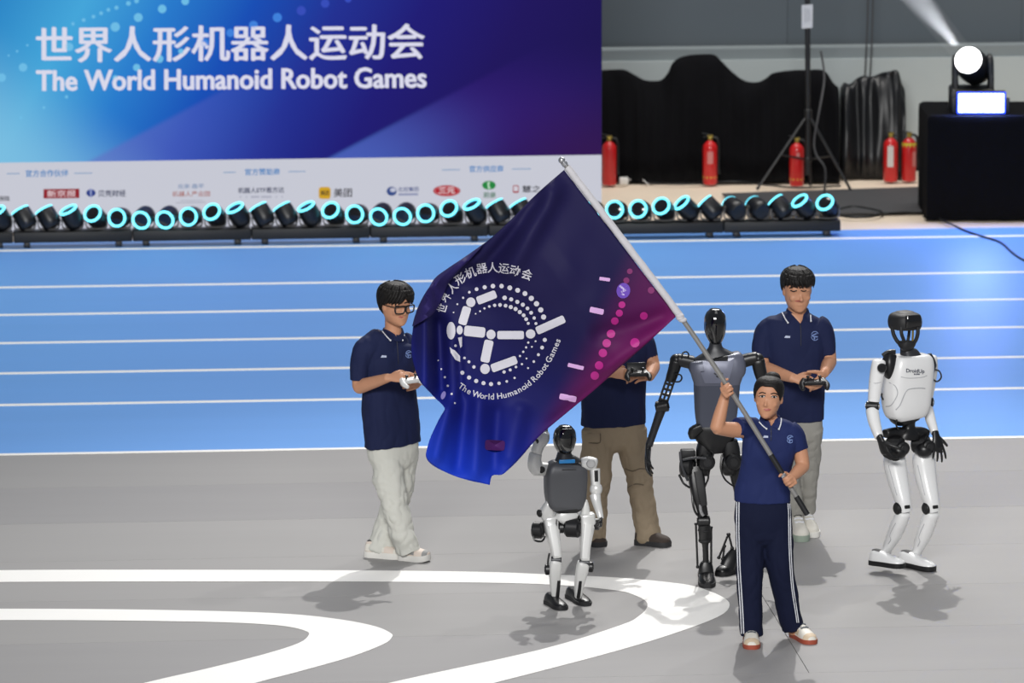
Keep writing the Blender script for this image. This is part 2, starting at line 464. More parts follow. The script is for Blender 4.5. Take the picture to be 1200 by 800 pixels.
# housing behind the lit face
A = S0(-90, -120); B = S0(705, 262.5)
g = MB(); slab(g, A.x, B.x, YSCR + .004, YSCR + .12, .0, A.z); g.build('housing', M_blackm, scr)
M_txt = glow('screen_lettering', (222, 222, 240), .95)
g = MB(); put_text(g, '世界人形机器人运动会', 42, 31.5, 498, 74, S1, slope=-.0095, fat=1.0); g.build('title_text', M_txt, pic)
g = MB(); put_text(g, 'The World Humanoid Robot Games', 42, 82, 500, 107, S1, bold=.01, slope=-.0085, fat=.7); g.build('title_text', M_txt, pic)
def sdot(name, m, x, y, r, fn=S1, parent=pic):
    g = MB(); g.add([fn(*p) for p in ell(x, y, r, n=18)], [tuple(range(18))]); g.build(name, m, parent)
for i, (x, y, r, t) in enumerate([(85.5, 28, 2, 0), (98, 23.5, 2.2, 0), (109.5, 19.5, 2.2, 0), (118.5, 15.5, 2.2, 0), (127, 11.5, 2.2, 0), (136.5, 9, 2.4, 0), (150.5, 4, 2.8, 0), (160, 1, 2.8, 0),
        (135, 31.5, 5.5, 0), (162, 20.5, 5.2, 0), (190, 10.5, 5, 0), (217, 1.5, 4.5, 0), (27, 79, 5, 0), (2, 91, 5, 0), (81, 55, 5, 0), (160, 79, 4.2, 0), (187, 69, 4.6, 0), (240, 50, 4.6, 1), (270, 38.5, 4.8, 1), (297, 29.5, 5.2, 1),
        (325, 20.5, 5.4, 1), (353, 12.5, 5.4, 2), (381, 4, 5, 2), (78, 113.5, 2, 0), (51.5, 126, 1.8, 0), (24.5, 138, 1.8, 0), (135, 91, 3, 0), (212, 60, 3.2, 0), (20, 60, 1.4, 0), (32, 53, 1.4, 0), (10, 65, 1.2, 0), (408, -1, 4, 2)]):
    sdot('light_dot', glow(('dot_cyan', 'dot_blue', 'dot_deep')[t], ((112, 192, 234), (66, 132, 224), (58, 80, 190))[t], .95), x, y, r)
def stext(s, x0, y0, x1, y1, c, bold=.015, slope=-.012, name='sponsor_text'):
    g = MB(); put_text(g, s, x0, y0, x1, y1, S2, bold, slope); g.build(name, glow('ink_%d_%d_%d' % c, c, .9), strip)
def spoly(pts, c, name='logo_mark', fn=S1):
    g = MB(); g.add([fn(*p) for p in pts], [tuple(range(len(pts)))]); g.build(name, glow('ink_%d_%d_%d' % c, c, .9), strip)
BLU = (66, 132, 196); NAV = (40, 48, 84); REDD = (148, 40, 50); BRN = (170, 96, 84); DK = (40, 40, 48)
stext('官方合作伙伴', 30, 199, 80, 207.5, BLU); stext('官方赞助商', 287, 197.5, 328, 205.5, BLU); stext('官方供应商', 550, 194, 590, 202, BLU)
for (x0, x1, y) in ((8, 23, 203), (87, 108, 202.5), (262, 276, 201.5), (338, 358, 200.5), (518, 539, 198.5), (600, 622, 197.5)):
    spoly([(x0, y), (x1, y - .3), (x1, y + .8), (x0, y + 1.1)], (130, 162, 200), 'rule_line')
stext('保险', -1, 229.5, 11.5, 235.5, DK)
spoly([(51, 221.5), (93, 221), (93, 232), (51, 232.5)], REDD); stext('新京报', 55, 222.8, 89, 231, (226, 200, 205))
spoly(ell(106.5, 226, 5.5, 4.5), (52, 70, 140)); spoly([(105, 221), (108, 221), (107, 232), (106, 232)], (150, 160, 205), fn=S2); stext('贝壳财经', 115, 222.7, 147.5, 230.7, NAV)
stext('北京·昌平', 208, 215.5, 239, 221, (96, 130, 175), .008); stext('机器人产业园', 202, 224, 246, 230.5, BRN, .008); spoly([(206, 237), (241, 236.5), (241, 237.6), (206, 238.1)], (178, 180, 194)); spoly([(211, 234.6), (238, 234.3), (238, 235.2), (211, 235.5)], (178, 180, 194))
stext('机器人ETF易方达', 279, 219.5, 333, 226.5, NAV); [spoly([(x, 229.6), (x + w, 229.5), (x + w, 231.6), (x, 231.7)], (176, 178, 196)) for (x, w) in ((294, 10), (306, 12), (281, 1.5), (288, 1.5), (323, 1.5), (330, 1.5))]
spoly(bar(380.5, 226, 14, 14), (214, 168, 46)); stext('美团', 375.5, 223, 385.5, 229, DK); stext('美团', 391, 220.5, 412.5, 231, (56, 54, 60))
spoly(ell(459, 224, 6, 5.4), (58, 80, 140)); spoly(ell(460.5, 222.5, 3.6, 2.6), (196, 200, 218), fn=S2); stext('北控集团', 466.5, 219, 490.5, 224.5, (70, 84, 140), .01); spoly([(467, 226.5), (490, 226.2), (490, 228.8), (467, 229.1)], (150, 156, 188))
spoly(ell(523.5, 223.5, 16, 6.6, 24), (176, 40, 52)); spoly(ell(523.5, 223.5, 14.4, 5.4, 24), (222, 160, 165), fn=Sc(.008)); spoly(ell(523.5, 223.5, 13.8, 4.9, 24), (176, 40, 52), fn=S2); 
g = MB(); put_text(g, '三元', 514, 219.5, 533, 227, Sc(.013), .02, -.012); g.build('sponsor_text', glow('ink_w', (238, 220, 224), .9), strip)
spoly(ell(573, 217, 8, 5.2, 20), (44, 138, 70)); spoly([(571, 213.5), (574.5, 213), (573.2, 217), (575, 221), (572, 221.4), (571.4, 217)], (190, 226, 196), fn=S2); stext('蔚康', 566.5, 225, 581, 232, (70, 120, 90), .01)
spoly(bar(604.5, 221.5, 7, 9), (168, 60, 70)); spoly(bar(604.5, 221, 5, 6), (214, 212, 222), fn=S2); stext('慧之', 612, 217.5, 634, 225.5, DK)

# ------------------------------------------------------------------ light bars: five small moving heads on each bar
M_ring = glow('lit_cyan_ring', (110, 226, 250), 2.6)
M_lens = mat('dark_lens', (16, 12, 16), rough=.12, var=.2, coat=.6)
M_head = mat('lamp_head_black', (15, 16, 19), rough=.38, var=.15)
M_yoke = mat('yoke_grey', (130, 128, 126), rough=.4, metal=.3)
X0 = on_y(15.5, 283, YBAR).x; xr = on_y(984, 274, YBAR).x
HS = (xr - X0) / 35                            # spacing of the heads
def light_bar(x_left, tilts, label):
    t = thing('light_bar', (x_left + 2.5 * HS, YBAR, 0), label, 'stage light', 'low light bars along the far edge of the track')
    o = Vector(t.location)
    g = MB(); g.box(o + Vector((0, 0, .085)), (5 * HS - .006, .16, .085), bevel=.008); g.build('base_bar', M_blackp, t)
    for sx in (-.36, .36):
        g = MB(); g.box(o + Vector((sx, 0, .022)), (.05, .14, .044), bevel=.006); g.build('foot', M_blackm, t)
    for i, (el_, pan) in enumerate(tilts):
        c = o + Vector(((i - 2) * HS, 0, .222))
        g = MB()
        g.tube([c + Vector((-.083, 0, .0)), c + Vector((-.083, 0, -.05)), c + Vector((-.06, 0, -.082)), c + Vector((.06, 0, -.082)), c + Vector((.083, 0, -.05)), c + Vector((.083, 0, .0))], [(.032, .006)] * 6, seg=8, hint=Vector((0, 1, 0)), power=4, sub=2)
        yk = g.build('yoke', M_yoke, t)
        a = R(el_); pn = R(pan)
        ax = Vector((math.tan(pn), -math.cos(a), math.sin(a))).normalized()
        g = MB(); g.tube([c - ax * .078, c - ax * .06, c - ax * .02, c + ax * .05, c + ax * .078], [.06, .076, .080, .078, .074], seg=20, sub=1)
        g.cyl(c - Vector((.085, 0, 0)), c + Vector((.085, 0, 0)), .03)
        g.build('lamp_head', M_head, yk)
        q = ax.orthogonal().normalized(); w_ = ax.cross(q)
        def rg(z, r): return [c + ax * z + q * (r * math.cos(2 * PI * j / 28)) + w_ * (r * math.sin(2 * PI * j / 28)) for j in range(28)]
        g = MB(); g.loft([rg(.072, .0745), rg(.082, .0745), rg(.086, .071), rg(.086, .060), rg(.078, .058)], cap=False); g.build('light_ring', M_ring, yk)
        g = MB(); g.loft([rg(.076, .059), rg(.082, .036), rg(.084, .003)], cap=False); g.build('lens', M_lens, yk)
    return t
pat = [(-10, -20), (-10, -20), (8, -22), (38, -24), (74, -26), (112, -28), (112, -28), (78, -26), (38, -24), (8, -22)]
def seq(i):           # head i, counted from the first head right of x=15 px
    return pat[(i - 5) % 10]
names = ['leftmost low light bar, cut off by the left frame edge', 'low light bar below the red newspaper logo', 'low light bar below the robot industry park logo', 'low light bar below the yellow square logo', 'low light bar below the red oval logo', 'low light bar mostly hidden behind the top of the flag']
for b in range(-1, 5):
    light_bar(X0 + b * 5 * HS, [seq(b * 5 + i) for i in range(5)], names[b + 1])
right = [(14, -22), (16, -22), (34, -24), (72, -40), (118, -40), (165, -20), (165, -20), (122, -35), (70, -35), (44, -26)]
light_bar(xr - 10 * HS, right[:5], 'low light bar just right of the white screen edge'); light_bar(xr - 5 * HS, right[5:], 'rightmost low light bar, by the dark floor mat')

# ------------------------------------------------------------------ things at the back on the right
M_red = mat('extinguisher_red', (190, 24, 26), rough=.32, var=.08, coat=.3)
M_labelw = mat('label_pale_red', (196, 120, 116), rough=.6, var=.1, scale=40)
M_labelw2 = mat('label_white', (206, 200, 196), rough=.6, var=.1, scale=40)
M_labely = mat('label_yellow', (200, 196, 60), rough=.5, var=.08)
M_brass = mat('brass', (150, 130, 60), rough=.4, metal=.7)
def extinguisher(px, py, top, label, band=None, lab=None):
    F_ = Fig(px, py); o = F_.base; hgt = (py - top) * F_.s * 1.02; r = 8.6 * F_.s
    t = thing('fire_extinguisher', o, label, 'fire extinguisher', 'red fire extinguishers along the back')
    prof = [(r * .9, 0), (r, .012), (r, hgt * .72), (r * .94, hgt * .77), (r * .7, hgt * .82), (r * .36, hgt * .86), (r * .3, hgt * .88)]
    g = MB(); g.loft([[o + Vector((q * math.cos(2 * PI * j / 22), q * math.sin(2 * PI * j / 22), z)) for j in range(22)] for (q, z) in prof]); g.build('cylinder', M_red, t)
    g = MB(); g.cyl(o + UPV * hgt * .87, o + UPV * hgt * .93, r * .34); g.box(o + UPV * hgt * .95, (r * .7, r * .5, hgt * .05)); v = g.build('valve', M_brass, t)
    g = MB(); g.box(o + Vector((-r * .35, 0, hgt * .985)), (r * 1.5, r * .3, hgt * .022), Matrix.Rotation(R(14), 3, 'Y')); g.build('handle', M_blackm, v)
    g = MB(); g.box(o + Vector((-r * .35, 0, hgt * .945)), (r * 1.3, r * .26, hgt * .018), Matrix.Rotation(R(-6), 3, 'Y')); g.build('handle', M_blackm, v)
    g = MB(); g.tube([o + Vector((r * .3, 0, hgt * .92)), o + Vector((r * .95, -.01, hgt * .9)), o + Vector((r * 1.16, -.01, hgt * .7)), o + Vector((r * 1.12, -.01, hgt * .35)), o + Vector((r * 1.1, -.01, hgt * .2))], [.011, .011, .011, .012, .02], seg=8); g.build('hose', M_blackp, t)
    def wrap(z0, z1, a0, a1, m, nm):
        g = MB(); n = 12; q = r * 1.012
        A_ = [o + Vector((q * math.sin(R(a0 + (a1 - a0) * j / n)), -q * math.cos(R(a0 + (a1 - a0) * j / n)), z0)) for j in range(n + 1)]
        g.loft([A_, [p + UPV * (z1 - z0) for p in A_]], cap=False, closed=False); g.build(nm, m, t)
    if lab: wrap(hgt * lab[0], hgt * lab[1], lab[2], lab[3], M_labelw2 if lab[1] > .7 else M_labelw, 'label_patch')
    if band: wrap(hgt * band[0], hgt * band[1], -179, 179, M_labely, 'yellow_band')
    return t
extinguisher(714, 216, 158, 'red fire extinguisher half hidden by the screen edge')
extinguisher(832, 215.5, 157, 'red fire extinguisher in front of the humped black cloth', band=(.13, .16), lab=(.42, .66, -28, 18))
extinguisher(933.5, 217, 160, 'red fire extinguisher under the tripod stand', band=(.12, .15), lab=(.58, .68, -10, 16))
extinguisher(1043.5, 212, 154, 'red fire extinguisher with a white label, left of the yellow-banded one', lab=(.3, .72, -34, 14))
extinguisher(1065, 211.5, 154, 'red fire extinguisher with a yellow band beside the black table', band=(.69, .77), lab=(.3, .6, 20, 60))

def drape(name, prof, ybase, label, cat, dep=.55, seed=3, m=None, lump=.05, bag=False):
    """cloth over a heap: the outline runs over the top, the front falls to the floor"""
    F_ = Fig(sum(p[0] for p in prof) / len(prof), ybase); g = MB()
    top = catmull([Vector((p[0], p[1], 0)) for p in prof], 5)
    rings = []; ny = 18; org = F_.base
    for i, tp in enumerate(top):
        col = []
        for j in range(ny + 1):
            f = j / ny                                   # 0 back bottom .. .5 crest .. 1 front bottom
            a = -1 + 2 * f
            h = (1 - abs(a) ** 2.6)
            dd = (.5 + .5 * a) * dep - dep * (1.4 if bag else 1.12) + .10 * abs(a) ** 3 * (1 if a > 0 else -1)
            P0 = F_.P(tp.x, ybase, 0); P1 = F_.P(tp.x, tp.y, 0)
            z = P1.z * h
            n = noise.noise(Vector((tp.x * .035, f * 5, seed))) * lump + noise.noise(Vector((tp.x * .09, f * 3, seed + 7))) * lump * .6
            if bag: n += abs(noise.noise(Vector((tp.x * .16, f * 14, seed)))) * .05
            fold = .02 * math.sin(tp.x * .35 + seed) * max(a, 0)
            q = P0 + TOW * (dd + (n + fold) * min(1, z * 3 + .15)); q.z = z if (0 < j < ny) else 0.0
            col.append(q)
        rings.append(col)
    g.loft(rings, cap=True, closed=True)
    o = g.build(name, m or M_black, None, sharp=0, origin=org)
    return tag(o, label, cat)
drape('cloth_covered_heap', [(694, 90), (716, 88), (732, 88), (745, 95), (757, 101), (774, 101), (783, 92), (789, 80), (800, 73), (818, 70), (837, 71), (846, 78), (858, 90), (873, 101), (888, 103), (898, 99), (906, 92), (918, 90), (945, 89), (962, 88), (970, 92), (978, 104), (984, 109)], 213, 'long heap of equipment hidden under a black cloth', 'cloth')
M_bag = mat('black_plastic_sheet', (14, 15, 18), rough=.42, var=.2, spec=.5)
drape('plastic_covered_heap', [(987, 112), (992, 106), (998, 107), (1006, 100), (1014, 97), (1026, 98), (1036, 93), (1048, 90), (1055, 92), (1059, 106), (1063, 116), (1063, 140)], 211, 'crumpled black plastic sheet over a heap beside the fire extinguishers', 'plastic sheet', dep=.5, seed=11, m=M_bag, lump=.09, bag=True)
# tripod stand with a paper tag
TS = Fig(946, 219); t = thing('tripod_stand', TS.base, 'tall black tripod stand with white paper on its pole', 'stand')
g = MB(); g.cyl(TS.P(947, 205), TS.P(946, -60), .022); g.build('pole', M_blackm, t)
g = MB(); g.cyl(TS.P(947, 140), TS.P(947, 128), .035); g.cyl(TS.P(947, 190), TS.P(947, 184), .032); g.build('collar', M_blackm, t)
for (x, y, d) in ((888, 218, .15), (997, 222, .25), (950, 213, -.05)):
    g = MB(); e_ = TS.P(x, y, d); e_.z = .012; g.tube([TS.P(947, 133), e_], [.013, .012], seg=8, sub=1); g.ball(e_, .014); lg = g.build('leg', M_blackm, t)
    g = MB(); m_ = TS.P(947, 133).lerp(e_, .55); g.tube([TS.P(947, 187), m_], [.008, .008], seg=6, sub=1); g.build('brace', M_blackm, lg)
g = MB(); a_ = [TS.P(939.5, 6, .03), TS.P(952.5, 5, .03), TS.P(952, 32.5, .035), TS.P(939.5, 33.5, .03)]; g.prism(a_, FWH * .003); pp = g.build('paper_sheet', mat('paper', (206, 208, 212), rough=.8), t)
g = MB(); [g.prism([TS.P(943 + i * 2.6, 9 + i, .034), TS.P(944 + i * 2.6, 9 + i, .034), TS.P(944 + i * 2.6, 27 - i, .036), TS.P(943 + i * 2.6, 27 - i, .036)], FWH * .0005) for i in range(3)]; g.build('print_line', mat('faint_ink', (160, 162, 170)), pp)
g = MB(); g.tube([TS.P(962, 60, .0), TS.P(966, 92, .1), TS.P(960, 130, .35), TS.P(954, 165, .4), TS.P(957, 182, .42), TS.P(967, 198, .44), Vector((TS.P(966, 214, .42).x, TS.P(966, 214, .42).y, .01))], [.009] * 7, seg=7)
tag(g.build('extension_cord', mat('cord_grey', (60, 60, 62), rough=.6), None, origin=TS.base), 'grey cord hanging beside the tripod stand', 'cord')
for (x, lb) in ((1018, 'thin cable hanging down the back wall, left one of two'), (1024, 'thin cable hanging down the back wall, right one of two')):
    g = MB(); g.tube([on_y(x, -40, YWALL - .06), on_y(x - 2, 40, YWALL - .06), on_y(x - 6, 118, YWALL - .1)], [.007] * 3, seg=6)
    tag(g.build('hanging_cable', mat('cord_grey', (60, 60, 62)), None, origin=on_y(x, 118, YWALL - .1)), lb, 'cable')
# dark floor mat, cables, plug
g = MB(); q_ = [ground(846, 228), ground(1085, 220), ground(1092, 249), ground(990, 251), ground(880, 254)]; g.prism(q_, UPV * .012)
tag(g.build('floor_runner', mat('dark_rubber', (62, 62, 64), rough=.7, var=.1), None, origin=q_[0]), 'dark rubber mat on the concrete left of the black table', 'mat')
def cable(name, pts, r, label, m=M_blackp, cat='cable'):
    g = MB(); P_ = [ground(x, y) + UPV * (r + .001) for (x, y) in pts]; g.tube(P_, [r] * len(P_), seg=7, sub=6)
    tag(g.build(name, m, None, origin=P_[0] - UPV * r), label, cat)
cable('floor_cable', [(984, 247), (1000, 244), (1020, 247), (1034, 251), (1022, 255), (1000, 256), (985, 254)], .012, 'black cable looped on the floor at the end of the light bars')
cable('floor_cable', [(1030, 252), (1080, 250), (1110, 262), (1132, 272), (1150, 278), (1172, 285), (1186, 297), (1200, 306), (1220, 312)], .009, 'black cable snaking across the blue track at the right')
cable('floor_cable', [(760, 215), (800, 217), (860, 214), (900, 218), (935, 221), (985, 219)], .008, 'thin dark cable along the concrete under the black cloth heap')
pb = Fig(731, 216); g = MB(); g.box(pb.base + UPV * .03, (.075, .05, .06), bevel=.01); tb = thing('power_adapter', pb.base, 'small white power adapter on the concrete by the screen edge', 'adapter'); g.build('body', mat('adapter_white', (214, 212, 208)), tb)
g = MB(); g.tube([ground(737, 214) + UPV * .02, ground(748, 212) + UPV * .03, ground(760, 217) + UPV * .006], [.005] * 3, seg=6); g.build('cord', mat('adapter_white', (214, 212, 208)), tb)

# black cloth table with the beam lamp and the light panel
TB = Fig(1086, 257.5); bt = TB.base
t = thing('draped_table', bt + RGT * .8, 'table under a black floor-length cloth at the right', 'table')
zt = TB.P(1086, 136).z
g = MB(); n = 120; poly = [(0, 0), (2.6, 0), (2.6, -.85), (-.03, -.85)]
def on_poly(s_):
    L_ = [(Vector(poly[(i + 1) % 4]) - Vector(poly[i])).length for i in range(4)]; s_ = s_ * sum(L_)
    for i in range(4):
        if s_ <= L_[i] + 1e-9: a_, b_ = Vector(poly[i]), Vector(poly[(i + 1) % 4]); return a_.lerp(b_, s_ / L_[i]), (b_ - a_).normalized()
        s_ -= L_[i]
    return Vector(poly[0]), Vector((1, 0))
rings = []
for (h, amp, shr) in ((0.003, 1.0, 0), (.25, .8, 0), (.6, .45, 0), (.93, .12, 0), (.985, 0, .004), (1.0, 0, .02)):
    r_ = []
    for i in range(n):
        p, dr = on_poly(i / n); w_ = amp * (.012 * math.sin(i * 1.9) + .018 * noise.noise(Vector((i * .35, h * 2, 1))))
        q = bt + RGT * (p.x - dr.y * w_ * -1) + FWH * (-p.y + dr.x * w_ * -1)
        c_ = bt + RGT * 1.3 + FWH * .42
        q = q.lerp(c_, shr); r_.append(Vector((q.x, q.y, zt * h)))
    rings.append(r_)
g.loft(rings); g.build('tablecloth', M_black, t, sharp=30)
# beam lamp (moving head): base, yoke arms, round head with a glaring lens
BL = Fig(1140, 257.5); dz = -.30                      # stands 0.3 m behind the table front
def bp(x, y, d=0): return BL.P(x, y, dz + d)
t = thing('beam_lamp', Vector((bp(1140, 200).x, bp(1140, 200).y, zt)), 'black moving-head beam lamp glaring white on the draped table', 'stage lamp')
rotc = Matrix((RGT, FWH, UPV)).transposed(); s_ = BL.s
g = MB(); cb = bp(1140, 0); g.box(Vector((cb.x, cb.y, zt + .10)), (.36, .30, .19), rotc, bevel=.02); g.build('base', M_blackm, t)
for sx in (-1, 1):
    g = MB(); p0 = bp(1140 + sx * 20, 112); p1 = bp(1140 + sx * 20, 70); g.tube([p0, bp(1140 + sx * 21, 92), p1], [(.03, .08), (.026, .075), (.03, .07)], hint=RGT, power=4, ends=(0, .05)); g.build('yoke_arm', M_blackm, t)
hc = bp(1139, 76); hd = (bp(1136, 66) - hc) ; hax = (TOW * 1.0 + UPV * .45 - RGT * .30).normalized()
g = MB(); g.tube([hc - hax * .20, hc - hax * .16, hc, hc + hax * .10, hc + hax * .14], [.09, .125, .135, .122, .118], seg=26, sub=2, ends=(.03, 0)); g.build('lamp_head', M_blackm, t)
g = MB(); g.cyl(hc + hax * .138, hc + hax * .15, .108, seg=30); g.build('lens', glow('lamp_glare', (255, 255, 255), 9.0), t)
# wash panel in front of the beam lamp
t = thing('wash_light', Vector((bp(1149, 0, .17).x, bp(1149, 0, .17).y, zt)), 'bright white rectangular light panel with blue rim on the draped table', 'stage light')
pc = BL.P(1149.5, 121, -.10); pc.z = zt + .098
g = MB(); g.box(pc, (.40, .07, .185), rotc, bevel=.012); g.build('housing', M_blackm, t)
g = MB(); g.box(pc + TOW * .037, (.385, .006, .17), rotc); g.build('rim', glow('panel_blue', (40, 70, 255), 5.0), t)
g = MB(); g.box(pc + TOW * .042, (.36, .006, .148), rotc); g.build('panel_face', glow('panel_white', (235, 242, 255), 6.0), t)
for sx in (-1, 1):
    g = MB(); g.box(pc + RGT * sx * .215 + UPV * -.03, (.03, .04, .13), rotc, bevel=.005); g.build('bracket', M_blackm, t)
lamp('panel_spill', 'AREA', pc + TOW * .06, 34, (.16, .25, 1.0), pc + TOW * 2 - UPV * 1.6, shape='RECTANGLE', size=.36, size_y=.15)
# ------------------------------------------------------------------ the flag
WF = Fig(905, 752)                                   # upright plane through the flag bearer
FD = .22                                             # pole and flag hang this far in front of her
PX = catmull([Vector(p + (0,)) for p in ((945, 601), (900, 527.5), (855, 456), (798, 371.5), (729, 280), (660, 190))], 8)   # the pole bends a little under the flag
def pole_pt(t):
    x = 945 - 285 * t; k = 0
    while k < len(PX) - 2 and PX[k + 1].x > x: k += 1
    f = (x - PX[k].x) / (PX[k + 1].x - PX[k].x); y = PX[k].y + (PX[k + 1].y - PX[k].y) * f
    return WF.P(x, y, FD - .1 * t)
flag = thing('flag', Vector((ground(905, 752).x, ground(905, 752).y, 0)) + TOW * FD, 'big dark blue event flag on a grey pole held by the woman', 'flag')
M_pole = mat('pole_grey_metal', (138, 136, 134), rough=.4, metal=.35, var=.06)
M_grip = mat('pole_black_grip', (18, 18, 20), rough=.55)
M_silver = mat('silver', (190, 190, 194), rough=.25, metal=.8)
g = MB(); g.tube([pole_pt(k / 24) for k in range(25)], [.0145] * 25, seg=16, sub=1); pole = g.build('flagpole', M_pole, flag)
g = MB(); g.cyl(pole_pt(-.004), pole_pt(.042), .0165, seg=16); g.build('grip', M_grip, pole)
g = MB(); g.cyl(pole_pt(.099), pole_pt(.147), .0158, seg=16); g.build('grip', M_grip, pole)
g = MB(); g.cyl(pole_pt(.086), pole_pt(.098), .0165, seg=16); g.build('clamp_ring', M_silver, pole)
g = MB(); g.ball(pole_pt(1.006), .020); g.cyl(pole_pt(.99), pole_pt(1.0), .018); g.build('finial', M_silver, pole)
# surface: an outline in the plane of the pole, with folds standing out of it
side_top = [(661, 199), (628, 228), (600, 256), (574, 280), (548, 299), (520, 318), (503, 336), (489, 362), (484, 384)]
side_fly = [(484, 384), (482, 404), (484, 424), (492, 446), (507, 463), (522, 481), (511, 503), (501, 524), (500, 537), (512, 548), (540, 560), (574, 568)]
side_bot = [(793, 370), (765, 396), (730, 427), (695, 458), (660, 487), (632, 511), (610, 536), (597, 549), (588, 556), (577, 557), (574, 568)]
side_pole = [(661, 199), (694, 242), (728, 286), (760, 328), (793, 370)]
def resample(pts, n):
    c = catmull([Vector((p[0], p[1], 0)) for p in pts], 8); L_ = [0]
    for a_, b_ in zip(c, c[1:]): L_.append(L_[-1] + (b_ - a_).length)
    out = []; j = 0
    for i in range(n + 1):
        t_ = L_[-1] * i / n
        while j < len(L_) - 2 and L_[j + 1] < t_: j += 1
        f_ = (t_ - L_[j]) / max(L_[j + 1] - L_[j], 1e-9); out.append(c[j].lerp(c[j + 1], min(max(f_, 0), 1)))
    return out
NU, NV = 110, 84
T_, B_, P_, Y_ = resample(side_top, NU), resample(side_bot, NU), resample(side_pole, NV), resample(side_fly, NV)
def coons(i, j):
    u, v = i / NU, j / NV
    a = T_[i] * (1 - v) + B_[i] * v; b = P_[j] * (1 - u) + Y_[j] * u
    c = T_[0] * ((1 - u) * (1 - v)) + T_[NU] * (u * (1 - v)) + B_[0] * ((1 - u) * v) + B_[NU] * (u * v)
    return a + b - c
def ridge(x, y, x0, y0, x1, y1, w, amp, t0=.2):
    """a fold along a line that fades out at its ends"""
    d = Vector((x1 - x0, y1 - y0)); L_ = d.length; d /= L_; q = Vector((x - x0, y - y0)); t = q.dot(d) / L_; s = q.x * d.y - q.y * d.x
    k = min(max((t + .05) / t0, 0), 1) * min(max((1.05 - t) / t0, 0), 1); k = k * k * (3 - 2 * k)
    return amp * math.exp(-(s / w) ** 2) * k
def flag_depth(x, y):
    e = (x - 661) * .804 - (y - 199) * -.0               # broad wave away from the pole
    u = max(0.0, (661 + (y - 199) * .737 - x)) / 300.0   # 0 at the pole, about 1 at the fly end
    d = .09 * math.sin(u * 5.2 + .4) * min(1, u * 3) + .05 * math.sin((x * .6 + y * .8) * .022) * min(1, u * 4)
    d += ridge(x, y, 655, 210, 590, 330, 13, .075) - ridge(x, y, 640, 225, 545, 335, 10, .06) + ridge(x, y, 615, 248, 520, 345, 9, .04)
    d += ridge(x, y, 500, 330, 498, 470, 11, .15) - ridge(x, y, 512, 365, 516, 470, 10, .13) + ridge(x, y, 545, 300, 494, 345, 8, .10) - ridge(x, y, 560, 310, 505, 352, 8, .06) + ridge(x, y, 537, 395, 541, 470, 5, -.04)
    d += ridge(x, y, 528, 470, 508, 545, 8, .06) - ridge(x, y, 546, 455, 535, 560, 9, .06) + ridge(x, y, 563, 460, 556, 565, 8, .05) - ridge(x, y, 583, 470, 578, 560, 8, .045) + ridge(x, y, 612, 470, 596, 545, 11, .045)
    d += ridge(x, y, 790, 370, 690, 395, 12, -.05) + ridge(x, y, 790, 372, 700, 440, 9, .04) - ridge(x, y, 740, 420, 640, 500, 7, .03)
    d += .012 * noise.noise(Vector((x * .03, y * .03, 2))) * min(1, u * 4)
    return d
M0 = FD - .02
_base = WF.base
def FP(x, y, off=0.0): return WF.P(x, y, M0 + flag_depth(x, y) + off - .1 * max(0, min(1, (600 - y) / 410)))
m = bpy.data.materials.new('flag_cloth'); m.use_nodes = True; nt = m.node_tree; b = nt.nodes['Principled BSDF']; MATS['flag_cloth'] = m
b.inputs['Roughness'].default_value = .68; b.inputs['Sheen Weight'].default_value = 0; b.inputs['Specular IOR Level'].default_value = .22
X, Y = uvxy(nt)                                       # print coordinates on the cloth, unit = 1000
c = nramp(nt, nmath(nt, 'MULTIPLY_ADD', X, -.55, nmath(nt, 'MULTIPLY', Y, 1.0)), [(0.0, (24, 20, 66)), (.06, (19, 18, 72)), (.13, (18, 20, 88)), (.19, (16, 28, 124)), (.25, (20, 52, 176)), (.30, (24, 68, 204))])
w = nstep(nt, nmath(nt, 'SUBTRACT', nmath(nt, 'MULTIPLY_ADD', Y, .50, X), .0), .872, .925)
c = nmix(nt, nmath(nt, 'MULTIPLY', w, .9), c, (80, 14, 74))
w = nstep(nt, nmath(nt, 'ADD', nmath(nt, 'MULTIPLY', X, .9), nmath(nt, 'MULTIPLY', Y, .97)), 1.02, 1.09)
c = nmix(nt, nmath(nt, 'MULTIPLY', nmath(nt, 'MULTIPLY', w, nstep(nt, X, .61, .72)), .6), c, (122, 18, 92))
tc = nt.nodes.new('ShaderNodeTexCoord'); nz = nt.nodes.new('ShaderNodeTexNoise'); nz.inputs['Scale'].default_value = 300; nt.links.new(tc.outputs['Object'], nz.inputs[0])
bp_ = nt.nodes.new('ShaderNodeBump'); bp_.inputs['Strength'].default_value = .08; nt.links.new(nz.outputs[0], bp_.inputs['Height']); nt.links.new(bp_.outputs[0], b.inputs['Normal'])
nt.links.new(c, b.inputs['Base Color'])
vs, fs, uv = [], [], []
for j in range(NV + 1):
    for i in range(NU + 1):
        p = coons(i, j); vs.append(FP(p.x, p.y)); uv.append((p.x / 1000, p.y / 1000))
for j in range(NV):
    for i in range(NU):
        a = j * (NU + 1) + i; fs.append((a, a + 1, a + NU + 2, a + NU + 1))
me = bpy.data.meshes.new('cloth'); org = ORG[flag.name]; me.from_pydata([v - org for v in vs], [], fs); me.materials.append(m)
ul = me.uv_layers.new(name='UVMap')
for l in me.loops: ul.data[l.index].uv = uv[l.vertex_index]
me.shade_smooth()
cloth = bpy.data.objects.new('cloth', me); COL.objects.link(cloth); cloth.parent = flag; ORG[cloth.name] = org
sd = cloth.modifiers.new('thickness', 'SOLIDIFY'); sd.thickness = .002; sd.offset = 0
